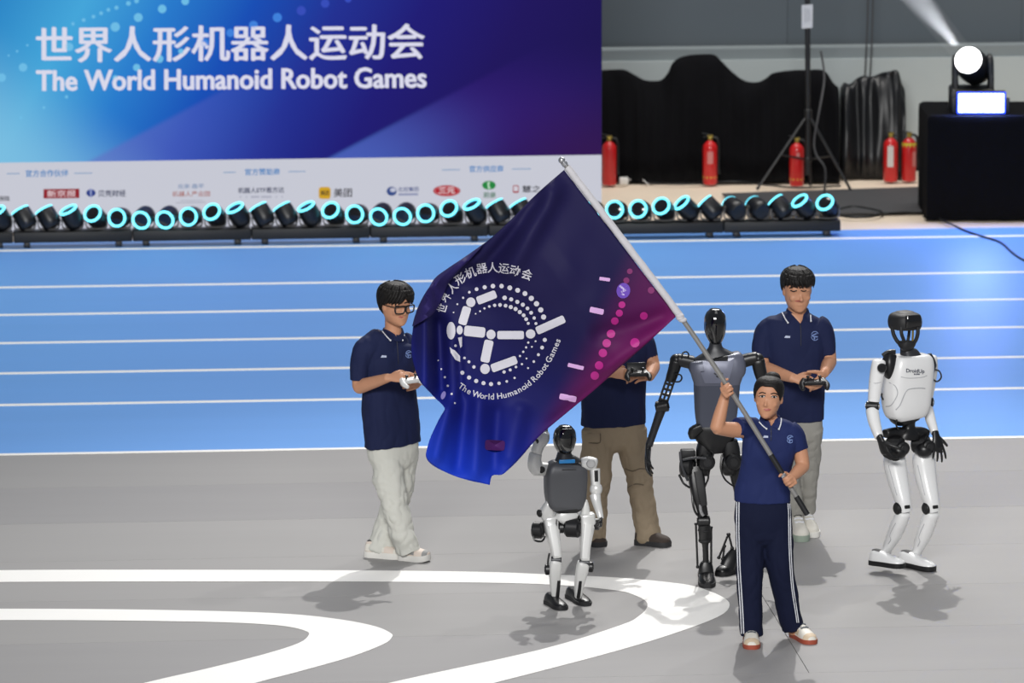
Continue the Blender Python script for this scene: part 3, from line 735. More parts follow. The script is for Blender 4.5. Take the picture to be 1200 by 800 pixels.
# pale sleeve wrapped round the pole
g = MB(); pts = []
for i in range(25):
    k = i / 24; q = pole_pt(.985 - .465 * k) ; pts.append(q + RGT * (.001 * math.sin(i * 2.1)) + UPV * .002 * noise.noise(Vector((i * .7, 0, 0))))
g.tube(pts, [(.021 + .003 * abs(noise.noise(Vector((i * .8, 3, 0)))), .02) for i in range(25)], seg=14, sub=2)
sl = g.build('pole_sleeve', mat('sleeve_white', (196, 194, 198), rough=.7, var=.06, scale=30, bump=.3, bscale=50), flag)
g = MB()
for q in (.517, .512, .522): g.ball(pole_pt(q) + Vector((random.uniform(-.008, .008), -.01, random.uniform(-.008, .008))), (.026, .026, .016))
g.build('tie_knot', mat('sleeve_white', (196, 194, 198)), flag)
# printed emblem: every mark lies on the cloth
M_pr = mat('print_white', (206, 204, 214), rough=.6, var=.05, scale=20)
M_pk = mat('print_pink', (214, 168, 222), rough=.6, var=.04)
M_mg = mat('print_magenta', (176, 30, 130), rough=.6, var=.05)
M_mg2 = mat('print_dark_magenta', (120, 22, 96), rough=.6, var=.05)
def fdecal(name, poly, m, rings=4, off=.007, parent=cloth):
    n = len(poly); cx = sum(p[0] for p in poly) / n; cy = sum(p[1] for p in poly) / n
    vs = [FP(cx, cy, off)]; fs = []
    for k in range(1, rings + 1):
        for (x, y) in poly: vs.append(FP(cx + (x - cx) * k / rings, cy + (y - cy) * k / rings, off))
    for j in range(n):
        fs.append((0, 1 + j, 1 + (j + 1) % n))
        for k in range(rings - 1):
            a = 1 + k * n + j; b_ = 1 + k * n + (j + 1) % n; fs.append((a, a + n, b_ + n, b_))
    g = MB(); g.add(vs, fs); return g.build(name, m, parent)
def Z(x, y): return (500 + x / 4.444, 300 + y / 4.444)
def zbar(x, y, L_, w, rot): cx, cy = Z(x, y); fdecal('emblem_bar', bar(cx, cy, L_ / 4.444, w / 4.444, rot), M_pr, 4)
zbar(312, 215, 106, 43, -21); zbar(198, 310, 97, 45, 107); zbar(250, 393, 110, 54, 6); zbar(437, 411, 139, 43, 0); zbar(645, 358, 160, 42, -24); zbar(314, 495, 118, 48, 102); zbar(403, 562, 140, 44, -20)
for (x, y, rx, ry) in ((230, 240, 24, 25), (127, 388, 23, 46), (172, 385, 16, 23), (335, 408, 24, 25), (541, 405, 25, 24), (304, 587, 25, 27)):
    cx, cy = Z(x, y); fdecal('emblem_disc', ell(cx, cy, rx / 4.444, ry / 4.444, 20), M_pr)
fdecal('emblem_bar', [Z(*p) for p in ((120, 474), (148, 492), (174, 520), (174, 551), (150, 540), (125, 502))], M_pr)
fdecal('emblem_bar', [Z(*p) for p in ((163, 425), (184, 420), (184, 470), (176, 478))], M_pr)
dots = [(140, 293, 4), (160, 250, 5), (190, 217, 6), (222, 188, 7), (260, 172, 10), (302, 162, 11), (345, 156, 12), (390, 156, 12), (433, 165, 13), (474, 178, 13), (512, 195, 13), (545, 220, 14), (572, 248, 14), (594, 280, 14), (609, 317, 14), (615, 436, 11), (601, 476, 10), (582, 513, 8), (558, 549, 7), (528, 583, 5),
        (406, 217, 12), (440, 225, 11), (472, 238, 11), (501, 253, 11), (525, 272, 10), (544, 295, 10), (560, 322, 9), (569, 351, 8), (567, 443, 5), (548, 472, 5),
        (255, 300, 4), (278, 287, 5), (301, 272, 6), (326, 262, 7), (354, 256, 9), (382, 254, 10), (411, 258, 10), (438, 265, 11), (463, 275, 11), (485, 291, 11), (505, 308, 10), (518, 328, 10), (529, 350, 8), (529, 450, 6), (518, 475, 6), (503, 498, 6), (486, 520, 6), (465, 577, 7), (435, 592, 8), (403, 603, 9), (496, 562, 6), (520, 533, 5),
        (186, 607, 11), (221, 632, 11), (258, 650, 11), (296, 661, 11), (335, 666, 11), (377, 662, 9), (417, 652, 7), (458, 634, 6), (197, 530, 7), (220, 550, 8), (246, 577, 9), (150, 466, 7), (60, 543, 4), (76, 588, 5), (95, 630, 6), (110, 675, 6), (130, 717, 6), (147, 765, 5)]
for (x, y, r) in dots:
    cx, cy = Z(x, y); fdecal('emblem_dot', ell(cx, cy, r / 4.444, n=10), M_pr, 1)
fdecal('emblem_disc', ell(519.5, 463, 2.6, 5, rot=20), mat('print_lilac', (150, 140, 205), rough=.6), 2)
# curved lettering
def glyph(ch, cx, cy, size, rot, parent, sx=1.0):
    v2, f2 = text_tris(ch, .012)
    if not v2: return
    ax = min(v[0] for v in v2); bx = max(v[0] for v in v2); c_, s__ = math.cos(R(rot)), math.sin(R(rot)); out = []
    for (x, y) in v2:
        px_ = (x - (ax + bx) / 2) * size * sx; py_ = -(y - .33) * size; out.append(FP(cx + px_ * c_ - py_ * s__, cy + px_ * s__ + py_ * c_, .004))
    g = MB(); g.add(out, f2); g.build('letter', M_pr, parent)
for ch, x, y, r, sx in zip('世界人形机器人运动会', (82, 101, 135, 176, 228, 287, 344, 402, 460, 522), (272, 217, 165, 120, 88, 66, 62, 66, 78, 98), (-74, -62, -45, -32, -20, -8, -2, 6, 12, 20), (.8, .85, .9, 1, 1, 1, 1, 1, 1, 1)):
    cx, cy = Z(x, y); glyph(ch, cx, cy, 13.2, r, cloth, sx)
path = resample([Z(*p) for p in ((172, 672), (230, 708), (290, 727), (350, 731), (420, 720), (480, 696), (530, 664), (580, 618), (622, 562), (655, 503), (686, 430))], 400)
def adv(ch):
    return {' ': .27, 'W': .92, 'm': .84, 'G': .74, 'R': .64, 'H': .74, 'T': .56, 'r': .40, 'l': .26, 'i': .26, 't': .36, 's': .48}.get(ch, .58)
txt = 'The World Humanoid Robot Games'; tot = sum(adv(ch) for ch in txt); pos = 0
plen = sum((a - b_).length for a, b_ in zip(path, path[1:])); sz = plen / tot * 1.06
for ch in txt:
    k = (pos + adv(ch) / 2) / tot; pos += adv(ch); i = min(int(k * 400), 398); a, b_ = path[max(i - 4, 0)], path[min(i + 4, 400)]
    if ch != ' ': glyph(ch, path[i].x, path[i].y, sz, math.degrees(math.atan2(b_.y - a.y, b_.x - a.x)), cloth)
for (x, y, L_, w, r) in ((708.7, 327, 12.5, 4, 8), (699.3, 364, 16.5, 6.6, 12), (674.7, 429.3, 19, 4.6, 13), (665.5, 466, 20, 7, 12)):
    fdecal('flag_bar', bar(x, y, L_, w, r), M_pk)
for (x, y, r, t) in ((738, 317.8, 3.3, 1), (734, 328.5, 3.6, 1), (763, 340, 4, 1), (728.8, 357, 4.1, 0), (725.8, 366.8, 4.2, 0), (720.5, 376, 4.5, 0), (754.5, 370, 4.6, 0), (744, 401.5, 5.6, 0), (716, 391, 5, 0), (711, 402, 5, 0), (706.5, 413.5, 5, 0), (702, 428, 5, 0), (697, 440, 5, 0)):
    fdecal('accent_dot', ell(x, y, r, n=14), (M_mg, M_mg2)[t], 2)
fdecal('event_badge', ell(730.5, 340.5, 8, 9.2, 20, 10), mat('badge_purple', (104, 66, 178), rough=.6), 3)
for (x, y, L_, w, r) in ((729, 337, 7, 2.2, 40), (731.5, 340.5, 8, 2, -20), (729.5, 344.5, 5, 2, 30), (733.5, 336.5, 4, 1.6, -60)): fdecal('badge_stroke', bar(x, y, L_, w, r), mat('print_lilac_pale', (202, 186, 232), rough=.6), 2, .007)
fdecal('flag_bar', bar(580, 521.5, 23, 12, 3), mat('showthrough_maroon', (74, 26, 96), rough=.6), 3)  # not print: something showing through the cloth, put in as a dull maroon colour

# the top fly corner has flopped over: a narrow flap standing proud of the cloth
outer = resample([(566, 286), (547, 299.5), (528, 312.5), (511, 325), (503, 337.5), (494, 353), (487, 368.5), (483, 382)], 24)
inner_ = resample([(562, 292), (549, 306), (537, 318), (526, 331), (520, 344), (514, 358), (505, 370), (485, 382)], 24)
g = MB(); rg = []
for a, b_ in zip(outer, inner_):
    rg.append([FP(a.x + (b_.x - a.x) * k, a.y + (b_.y - a.y) * k, o_) for (k, o_) in ((-.03, .002), (.0, .012), (.3, .035), (.65, .055), (.93, .06), (1.0, .05), (.92, .038), (.5, .02), (.1, .006))])
g.loft(rg, cap=True); g.build('folded_corner', mat('flag_reverse', (40, 32, 88), rough=.7, var=.05, spec=.2), flag, sharp=60)
# ------------------------------------------------------------------ people
M_skin = mat('skin', (196, 146, 116), rough=.5, var=.05, scale=25, spec=.4)
M_skin2 = mat('skin_tan', (190, 138, 108), rough=.5, var=.05, scale=25, spec=.4)
M_hair = mat('black_hair', (17, 14, 13), rough=.6, var=.35, scale=60, bump=.35, bscale=140, spec=.3)
M_navy = mat('navy_polo', (23, 31, 66), rough=.8, var=.10, scale=7, bump=.15, bscale=220, spec=.25)
M_navy2 = mat('navy_polo_bright', (27, 38, 84), rough=.8, var=.10, scale=7, bump=.15, bscale=220, spec=.25)
M_navyt = mat('navy_trousers', (15, 21, 46), rough=.85, var=.10, scale=7, spec=.2)
M_white_t = mat('off_white_trousers', (206, 206, 198), rough=.85, var=.05, scale=6, spec=.2)
M_grey_t = mat('grey_trousers', (150, 148, 142), rough=.85, var=.06, scale=6, spec=.2)
M_khaki = mat('khaki_trousers', (156, 140, 118), rough=.85, var=.08, scale=6, bump=.1, bscale=120, spec=.2)
M_trim = mat('white_trim', (214, 216, 222), rough=.7)
M_logo = mat('pale_logo', (176, 184, 208), rough=.7)
M_emb = mat('blue_emblem', (112, 134, 186), rough=.7)
M_eyew = mat('eye_white', (206, 198, 192), rough=.3)
M_iris = mat('dark_iris', (20, 14, 12), rough=.2)
M_lips = mat('lips', (166, 92, 82), rough=.5)
M_brow = mat('eyebrow', (34, 26, 24), rough=.8)
M_shoew = mat('white_shoe', (222, 218, 208), rough=.6, var=.06, scale=30)
M_shoes = mat('shoe_sole_white', (228, 226, 220), rough=.6, var=.04)
M_tan2 = mat('shoe_cream', (220, 206, 194), rough=.7)
M_soled = mat('shoe_sole_dark', (46, 46, 48), rough=.7)
M_soler = mat('shoe_sole_red', (156, 72, 52), rough=.6, var=.2, scale=30)
M_tan = mat('shoe_tan_panel', (206, 186, 160), rough=.7)
M_gry = mat('shoe_grey_panel', (150, 150, 148), rough=.7)
M_shoeb = mat('brown_shoe', (62, 52, 46), rough=.8, var=.2, scale=40)
M_ctrlw = mat('controller_white', (214, 214, 212), rough=.4)
M_ctrlb = mat('controller_black', (20, 20, 22), rough=.4)

HT = [(-.50, .09, .31, .02), (-.46, .175, .36, .10), (-.38, .245, .385, .18), (-.26, .295, .388, .26), (-.12, .315, .385, .35), (.02, .335, .372, .43), (.16, .345, .382, .455), (.28, .335, .365, .43), (.38, .29, .31, .37), (.45, .21, .22, .27), (.49, .11, .11, .14), (.50, .03, .03, .03)]
def head_r(z):
    if z <= HT[0][0]: return HT[0][1:]
    for a, b in zip(HT, HT[1:]):
        if z <= b[0]:
            t = (z - a[0]) / (b[0] - a[0]); return tuple(a[i] + (b[i] - a[i]) * t for i in (1, 2, 3))
    return HT[-1][1:]
def head_pt(ph, z, add=0.0):
    w, f, b = head_r(z); e = .88
    x = (w + add) * sgnpow(math.sin(ph), e); c = math.cos(ph); y = (f + add if c > 0 else b + add) * sgnpow(c, e)
    return Vector((x, y, z))
class Head:
    def __init__(s, fig, x, y, d, hpx, yaw, pitch=0.0, roll=0.0):
        s.c = fig.P(x, y, d); s.h = hpx * fig.s * 1.015
        sd, fw, up = axes(yaw); rot = Matrix((sd, fw, up)).transposed()
        s.rot = rot @ Matrix.Rotation(R(pitch), 3, 'X') @ Matrix.Rotation(R(roll), 3, 'Y')
    def W(s, v): return s.c + s.rot @ (Vector(v) * s.h)
    def skull(s, mb, nose=1.0, jaw=1.0, cheek=1.0):
        def slim(p):
            p.x *= 1 - (1 - jaw) * min(1, max(0, (-.05 - p.z) / .25)); return p
        rings = [[s.W(slim(head_pt(2 * PI * j / 32, z))) for j in range(32)] for z in [q[0] for q in HT]]
        mb.loft(rings)
        mb.tube([s.W(p) for p in ((0, .35, .05), (0, .385, -.05), (0, .425, -.13), (0, .37, -.155))], [.014 * s.h, .028 * s.h, .046 * s.h * nose, .026 * s.h], seg=10, ends=(.01, .01))
        for sx in (-1, 1):
            mb.ball(s.W((sx * .045, .385, -.145)), (.03 * s.h, .03 * s.h, .025 * s.h), s.rot)
            mb.ball(s.W((sx * .15, .335, .095)), (.09 * s.h, .045 * s.h, .028 * s.h), s.rot)      # brow
            mb.ball(s.W((sx * .335, -.03, -.04)), (.035 * s.h, .07 * s.h, .115 * s.h), s.rot)     # ear
            mb.ball(s.W((sx * .17, .275 - .03 * (1 - cheek), -.12)), (.10 * s.h, .085 * s.h, .09 * s.h), s.rot)         # cheek
        mb.ball(s.W((0, .375, -.265)), (.085 * s.h, .03 * s.h, .03 * s.h), s.rot)
        mb.ball(s.W((0, .335, -.42)), (.09 * s.h, .05 * s.h, .06 * s.h), s.rot)
def hair(hd, parent, line, th=.06, jit=.02, seed=1, part=False, extra=None, locks=0.0):
    g = MB(); NP, NT = 64, 14; rings = []
    ztop = .5 + th
    for k in range(NT + 1):
        t = k / NT; ring = []
        for j in range(NP):
            ph = 2 * PI * j / NP; d = math.degrees(ph); d = d - 360 if d > 180 else d
            hl = line(d) + jit * noise.noise(Vector((j * .9, seed, 0)))
            z = hl + (ztop - hl) * math.cos(t * PI / 2) ** .9 if t < 1 else hl
            zz = min(z / (ztop / .5), .499)
            a = th * (1.05 - .25 * t) + .012 * noise.noise(Vector((math.sin(ph) * 5, math.cos(ph) * 5, seed + t * 2))) + .012 * noise.noise(Vector((j * .8, seed, t * .5)))
            if part and abs(d) < 7 and t < .95: a -= .02
            if t > .97: a = th * .55
            p = head_pt(ph, zz, a); p.z = z; ring.append(hd.W(p))
        rings.append(ring)
    inner = [hd.W(Vector((p.x, p.y, p.z))) for p in [head_pt(2 * PI * j / NP, max(-.45, line((math.degrees(2 * PI * j / NP) + 180) % 360 - 180)) + .02, -.03) for j in range(NP)]]
    rings.append(inner)
    g.loft(rings, cap=True)
    if extra: extra(g)
    if locks:
        rnd = random.Random(seed)
        for row, (z0, drop) in enumerate(((.50 + th, .22), (.46, .10), (.38, .0))):
            for i in range(34):
                d0 = -170 + 10 * i + rnd.uniform(-5, 5) + row * 5; hl = line(max(-179, min(179, d0))); sw = (18 if d0 > 0 else -18) * (1 if part else rnd.uniform(-.6, .6)); pts = []; rad = []
                for k in range(6):
                    s_ = k / 5; z = z0 + (hl - locks * rnd.uniform(.2, 1) + drop - z0) * s_; a = th * (1.1 - .35 * s_ ** 2)
                    p = head_pt(R(d0 + sw * (s_ - .5)), min(z / ((.5 + th) / .5), .49), a); p.z = z; pts.append(hd.W(p)); rad.append((.042 * hd.h * (1 - .75 * s_ ** 2), .016 * hd.h * (1 - .5 * s_)))
                out = (hd.rot @ Vector((math.sin(R(d0)), math.cos(R(d0)), 0))); g.tube(pts, rad, seg=6, hint=out.cross(UPV), sub=2)
    return g.build('hair', M_hair, parent, sharp=0)
def hand(mb, wrist, d, n, thumb_up, curl=(25, 30, 20), size=1.0, tcurl=20, spread=.0):
    d = d.normalized(); n = (n - d * n.dot(d)).normalized(); w = d.cross(n); ts = 1 if w.dot(thumb_up) > 0 else -1
    S = size
    mb.tube([wrist - d * .02 * S, wrist + d * .02 * S, wrist + d * .055 * S, wrist + d * .088 * S], [(.024 * S, .019 * S), (.030 * S, .017 * S), (.040 * S, .016 * S), (.041 * S, .013 * S)], hint=w, seg=12, ends=(.01, .008))
    for i, k in enumerate((.95, 1.05, 1.0, .8)):
        p = wrist + d * (.086 - .006 * abs(i - 1)) * S + w * (ts * (.031 - .0205 * i) * S)
        cur = (d + w * ts * spread * (1.5 - i)).normalized(); pts = [p - cur * .012, p]; ang = 0
        for L_, a in zip((.044, .027, .022), curl):
            ang += a; v = cur * math.cos(R(ang)) + n * math.sin(R(ang)); p = p + v * (L_ * k * S); pts.append(p)
        mb.tube(pts, [.0098 * S, .0098 * S, .009 * S, .0085 * S, .0072 * S], seg=8, sub=2, ends=(0, .007 * S))
    p = wrist + d * .028 * S + w * (ts * .026 * S) + n * .004; v = (d * .62 + w * ts * .72 + n * .30).normalized(); pts = [p]; 
    for L_, a in zip((.036, .030, .026), (0, tcurl, tcurl)):
        ax = v.cross(n + d * .4).normalized(); v = (Matrix.Rotation(R(a), 3, ax) @ v).normalized(); p = p + v * L_ * S; pts.append(p)
    mb.tube(pts, [.014 * S, .0125 * S, .0108 * S, .009 * S], seg=8, sub=2, ends=(.01, .008))
def torso_tube(mb, fig, rings, yaw, k=1.0, ends=(0, 0)):
    sd, fw, up = axes(yaw); pts = []; rad = []
    for q in rings:
        x, y, a, b = q[:4]; d = q[4] if len(q) > 4 else 0.0; pts.append(fig.P(x, y, d)); rad.append((a * fig.s * k, b * fig.s * k))
    mb.tube(pts, rad, seg=26, hint=sd, power=2.35, sub=4, ends=ends)
def limb(mb, fig, pts, k=1.0, ends=(.02, .0), seg=16, sub=5):
    mb.tube([fig.P(p[0], p[1], p[3] if len(p) > 3 else 0) for p in pts], [p[2] * fig.s * k for p in pts], seg=seg, sub=sub, ends=ends)
def folds(amp, fx=9.0, fz=3.0, seed=0.0, top=None):
    def fn(p, n):
        k = 1.0 if top is None else min(1.0, max(0.0, (top - p.z) / .22))
        q = Vector((p.dot(RGT) * fx, p.dot(TOW) * fx, p.z * fz + seed)); 
        r = noise.noise(q) * .65 + abs(noise.noise(q * 2.1 + Vector((3, 1, seed)))) * .55 - .15
        return n * (amp * r * k)
    return fn
def shoe(fig, heel, toe, hw, upper, sole, parent, hgt=.085, lift=0.0, sole_t=.032, lace=None, toe_up=.0, accent=None):
    a = ground(*heel); b = ground(*toe); ax = (b - a).normalized(); L_ = (b - a).length; sd = ax.cross(UPV).normalized()
    st = [(0, .62, .80), (.04, .80, 1.0), (.15, .92, 1.08), (.3, .86, 1.0), (.45, .86, .86), (.6, .95, .72), (.75, 1.0, .60), (.88, .92, .50), (.96, .66, .40), (1.0, .38, .30)]
    def zof(k): return lift + toe_up * max(0, (k - .6) / .4) ** 2
    rings = []
    for (k, w, h) in st:
        c = a + ax * (L_ * k) + UPV * (zof(k) + sole_t * .6); r = []
        for j in range(16):
            t = PI * j / 15; r.append(c + sd * (hw * w * .97 * sgnpow(math.cos(t), .8)) + UPV * (hgt * h * sgnpow(math.sin(t), .75)))
        rings.append(r)
    g = MB(); g.loft(rings); o = g.build('shoe', upper, parent)
    rings = []
    for (k, w, h) in st:
        c = a + ax * (L_ * (k * 1.02 - .01)) + UPV * zof(k); w_ = hw * w * 1.06
        rings.append([c + sd * w_ * .96 , c + sd * w_ + UPV * sole_t * .4, c + sd * w_ * .98 + UPV * sole_t, c - sd * w_ * .98 + UPV * sole_t, c - sd * w_ + UPV * sole_t * .4, c - sd * w_ * .96])
    g = MB(); g.loft(rings); g.build('sole', sole, o)
    if lace:
        for k in (.40, .48, .56):
            g = MB(); h = [q for q in st if q[0] >= k][0]; c = a + ax * (L_ * k) + UPV * (lift + sole_t * .6)
            g.tube([c + sd * (hw * .5) * sx + UPV * (hgt * (h[2] + .06) * (.93 if sx else 1)) for sx in (-1, 0, 1)], [.005] * 3, seg=6); g.build('lace', lace, o)
    def skin_patch(k0, k1, t0, t1, m, nm, lift_=.0025):
        g = MB(); rg = []
        for i in range(7):
            k = k0 + (k1 - k0) * i / 6; j = max(q for q in range(len(st)) if st[q][0] <= k + 1e-6); j = min(j, len(st) - 2); f = (k - st[j][0]) / (st[j + 1][0] - st[j][0])
            w = st[j][1] + (st[j + 1][1] - st[j][1]) * f; h = st[j][2] + (st[j + 1][2] - st[j][2]) * f; c = a + ax * (L_ * k) + UPV * (zof(k) + sole_t * .6); r = []
            for q in range(6):
                t = R(t0 + (t1 - t0) * q / 5); r.append(c + sd * ((hw * w * .97 + lift_) * sgnpow(math.cos(t), .8)) + UPV * ((hgt * h + lift_) * sgnpow(math.sin(t), .75)))
            rg.append(r)
        g.loft(rg, cap=False, closed=False); g.build(nm, m, o)
    if accent:
        for (t0, t1) in ((12, 42), (168, 138)): skin_patch(.32, .58, t0, t1, accent, 'side_panel'); skin_patch(.02, .16, t0 - 4 if t0 < 90 else t0 + 4, t1, accent, 'heel_panel')
        skin_patch(.84, .98, 8, 172, accent, 'toe_guard')
    skin_patch(.05, .30, 62, 118, M_soled, 'shoe_opening', .001)
    return o
def collar(fig, shirt, neck, polys, trims, parent, cm, mt=None):
    """turned-down polo collar: a band round the neck and two points lying on the shirt, white line along their edges"""
    b = bvh_of(shirt)
    g = MB(); sd, fw, up = axes(neck[4]); c0 = fig.P(neck[0], neck[1]); a_, b_ = neck[2] * fig.s, neck[3] * fig.s
    rings = []
    for (dz, k) in ((-.018, 1.22), (.012, 1.06), (.022, 1.0), (.018, .92), (-.012, .9)):
        rings.append([c0 + sd * (a_ * k * math.sin(2 * PI * j / 28)) + fw * (b_ * k * math.cos(2 * PI * j / 28)) + UPV * (dz - .034 * max(0, math.cos(2 * PI * j / 28)) ** 3) for j in range(28)])
    g.loft(rings, cap=False); co = g.build('collar', cm, parent)
    for p in polys:
        g = MB(); decal(g, b, p, .010, 3); g.build('collar_point', cm, co)
    for tr in trims:
        pts = [stick(b, x, y, .013) for (x, y) in tr]; pts = [p for p in pts if p is not None]
        if len(pts) > 1:
            g = MB(); g.tube(pts, [.0038] * len(pts), seg=6, sub=2); g.ball(pts[-1], .006); g.build('collar_trim', mt or M_trim, co)
    return b
def chest_marks(b, shirt, logo, emb):
    g = MB(); x, y, w = logo; decal(g, b, [(x - w / 2, y + 1.3), (x - w / 4, y - 1.4), (x + w / 2, y - 1.0), (x + w / 2, y + 1.3)], .004, 2); g.build('chest_logo', M_logo, shirt)
    if emb:
        x, y, r = emb
        for (a0, a1) in ((200, 330), (40, 170)):
            pts = [stick(b, x + r * math.cos(R(a)) * .85, y + r * math.sin(R(a)), .004) for a in range(a0, a1 + 1, 26)]; pts = [p for p in pts if p]
            if len(pts) > 1: g = MB(); g.tube(pts, [.0026] * len(pts), seg=5, sub=2); g.build('chest_emblem', M_emb, shirt)
        for (dx, dy, L_, w, rt) in ((-1, -1.5, r * 1.3, 1.3, -25), (.4, .8, r * 1.2, 1.3, 5), (-.6, 2.6, 1.4, 3, 10)):
            g = MB(); decal(g, b, bar(x + dx, y + dy, L_, w, rt), .005, 2); g.build('chest_emblem', M_emb, shirt)
def eye(bv, parent, x, y, w, h, look=0.0, lid=True, rot=0):
    g = MB(); decal(g, bv, ell(x, y, w, h, 14, rot), .0035, 3); e = g.build('eye', M_eyew, parent)
    g = MB(); decal(g, bv, ell(x + look, y, h * 1.05, h * 1.05, 12), .006, 2); g.build('iris', M_iris, e)
    if lid:
        pts = [stick(bv, x + w * 1.15 * math.cos(R(a)), y - h * 1.15 * math.sin(R(a)), .005) for a in (175, 140, 90, 40, 5)]; pts = [p for p in pts if p]
        if len(pts) > 2: g = MB(); g.tube(pts, [.0022] * len(pts), seg=5, sub=2); g.build('eyelid', M_brow, e)
def stroke(bv, name, m, pts, r, parent, off=.003):
    q = [stick(bv, x, y, off) for (x, y) in pts]; q = [p for p in q if p is not None]
    if len(q) > 1:
        g = MB(); g.tube(q, [r] * len(q), seg=6, sub=3, ends=(r * .6, r * .6)); return g.build(name, m, parent)
def patch(bv, name, m, poly, parent, off=.004, rings=2):
    g = MB(); decal(g, bv, poly, off, rings)
    if g.v: return g.build(name, m, parent)
def controller(name, label, c, side, fwd, m, w=.16, joy=True, phone=False):
    up = side.cross(fwd).normalized()
    if up.z < 0: up = -up
    rot = Matrix((side.normalized(), fwd.normalized(), up)).transposed()
    t = thing(name, c, label, 'controller')
    g = MB(); g.box(c, (w * .72, w * .38, w * .17), rot, bevel=w * .06)
    for sx in (-1, 1): g.tube([c + rot @ Vector((sx * w * .34, .02, 0)), c + rot @ Vector((sx * w * .46, -w * .18, -w * .05)), c + rot @ Vector((sx * w * .44, -w * .42, -w * .09))], [w * .12, w * .115, w * .085], seg=12, ends=(.012, .012))
    g.build('shell', m, t, voxel=.004, smooth=2)
    for sx in (-1, 1):
        g = MB(); q = c + rot @ Vector((sx * w * .22, 0, w * .09)); g.cyl(q, q + up * .018, .006); g.ball(q + up * .02, (.011, .011, .006), rot); g.build('thumbstick', M_ctrlb, t)
    if phone:
        g = MB(); g.box(c + rot @ Vector((0, w * .32, w * .16)), (w * .8, .012, w * .38), rot @ Matrix.Rotation(R(-35), 3, 'X'), bevel=.005); ph = g.build('phone', M_ctrlb, t)
    return t

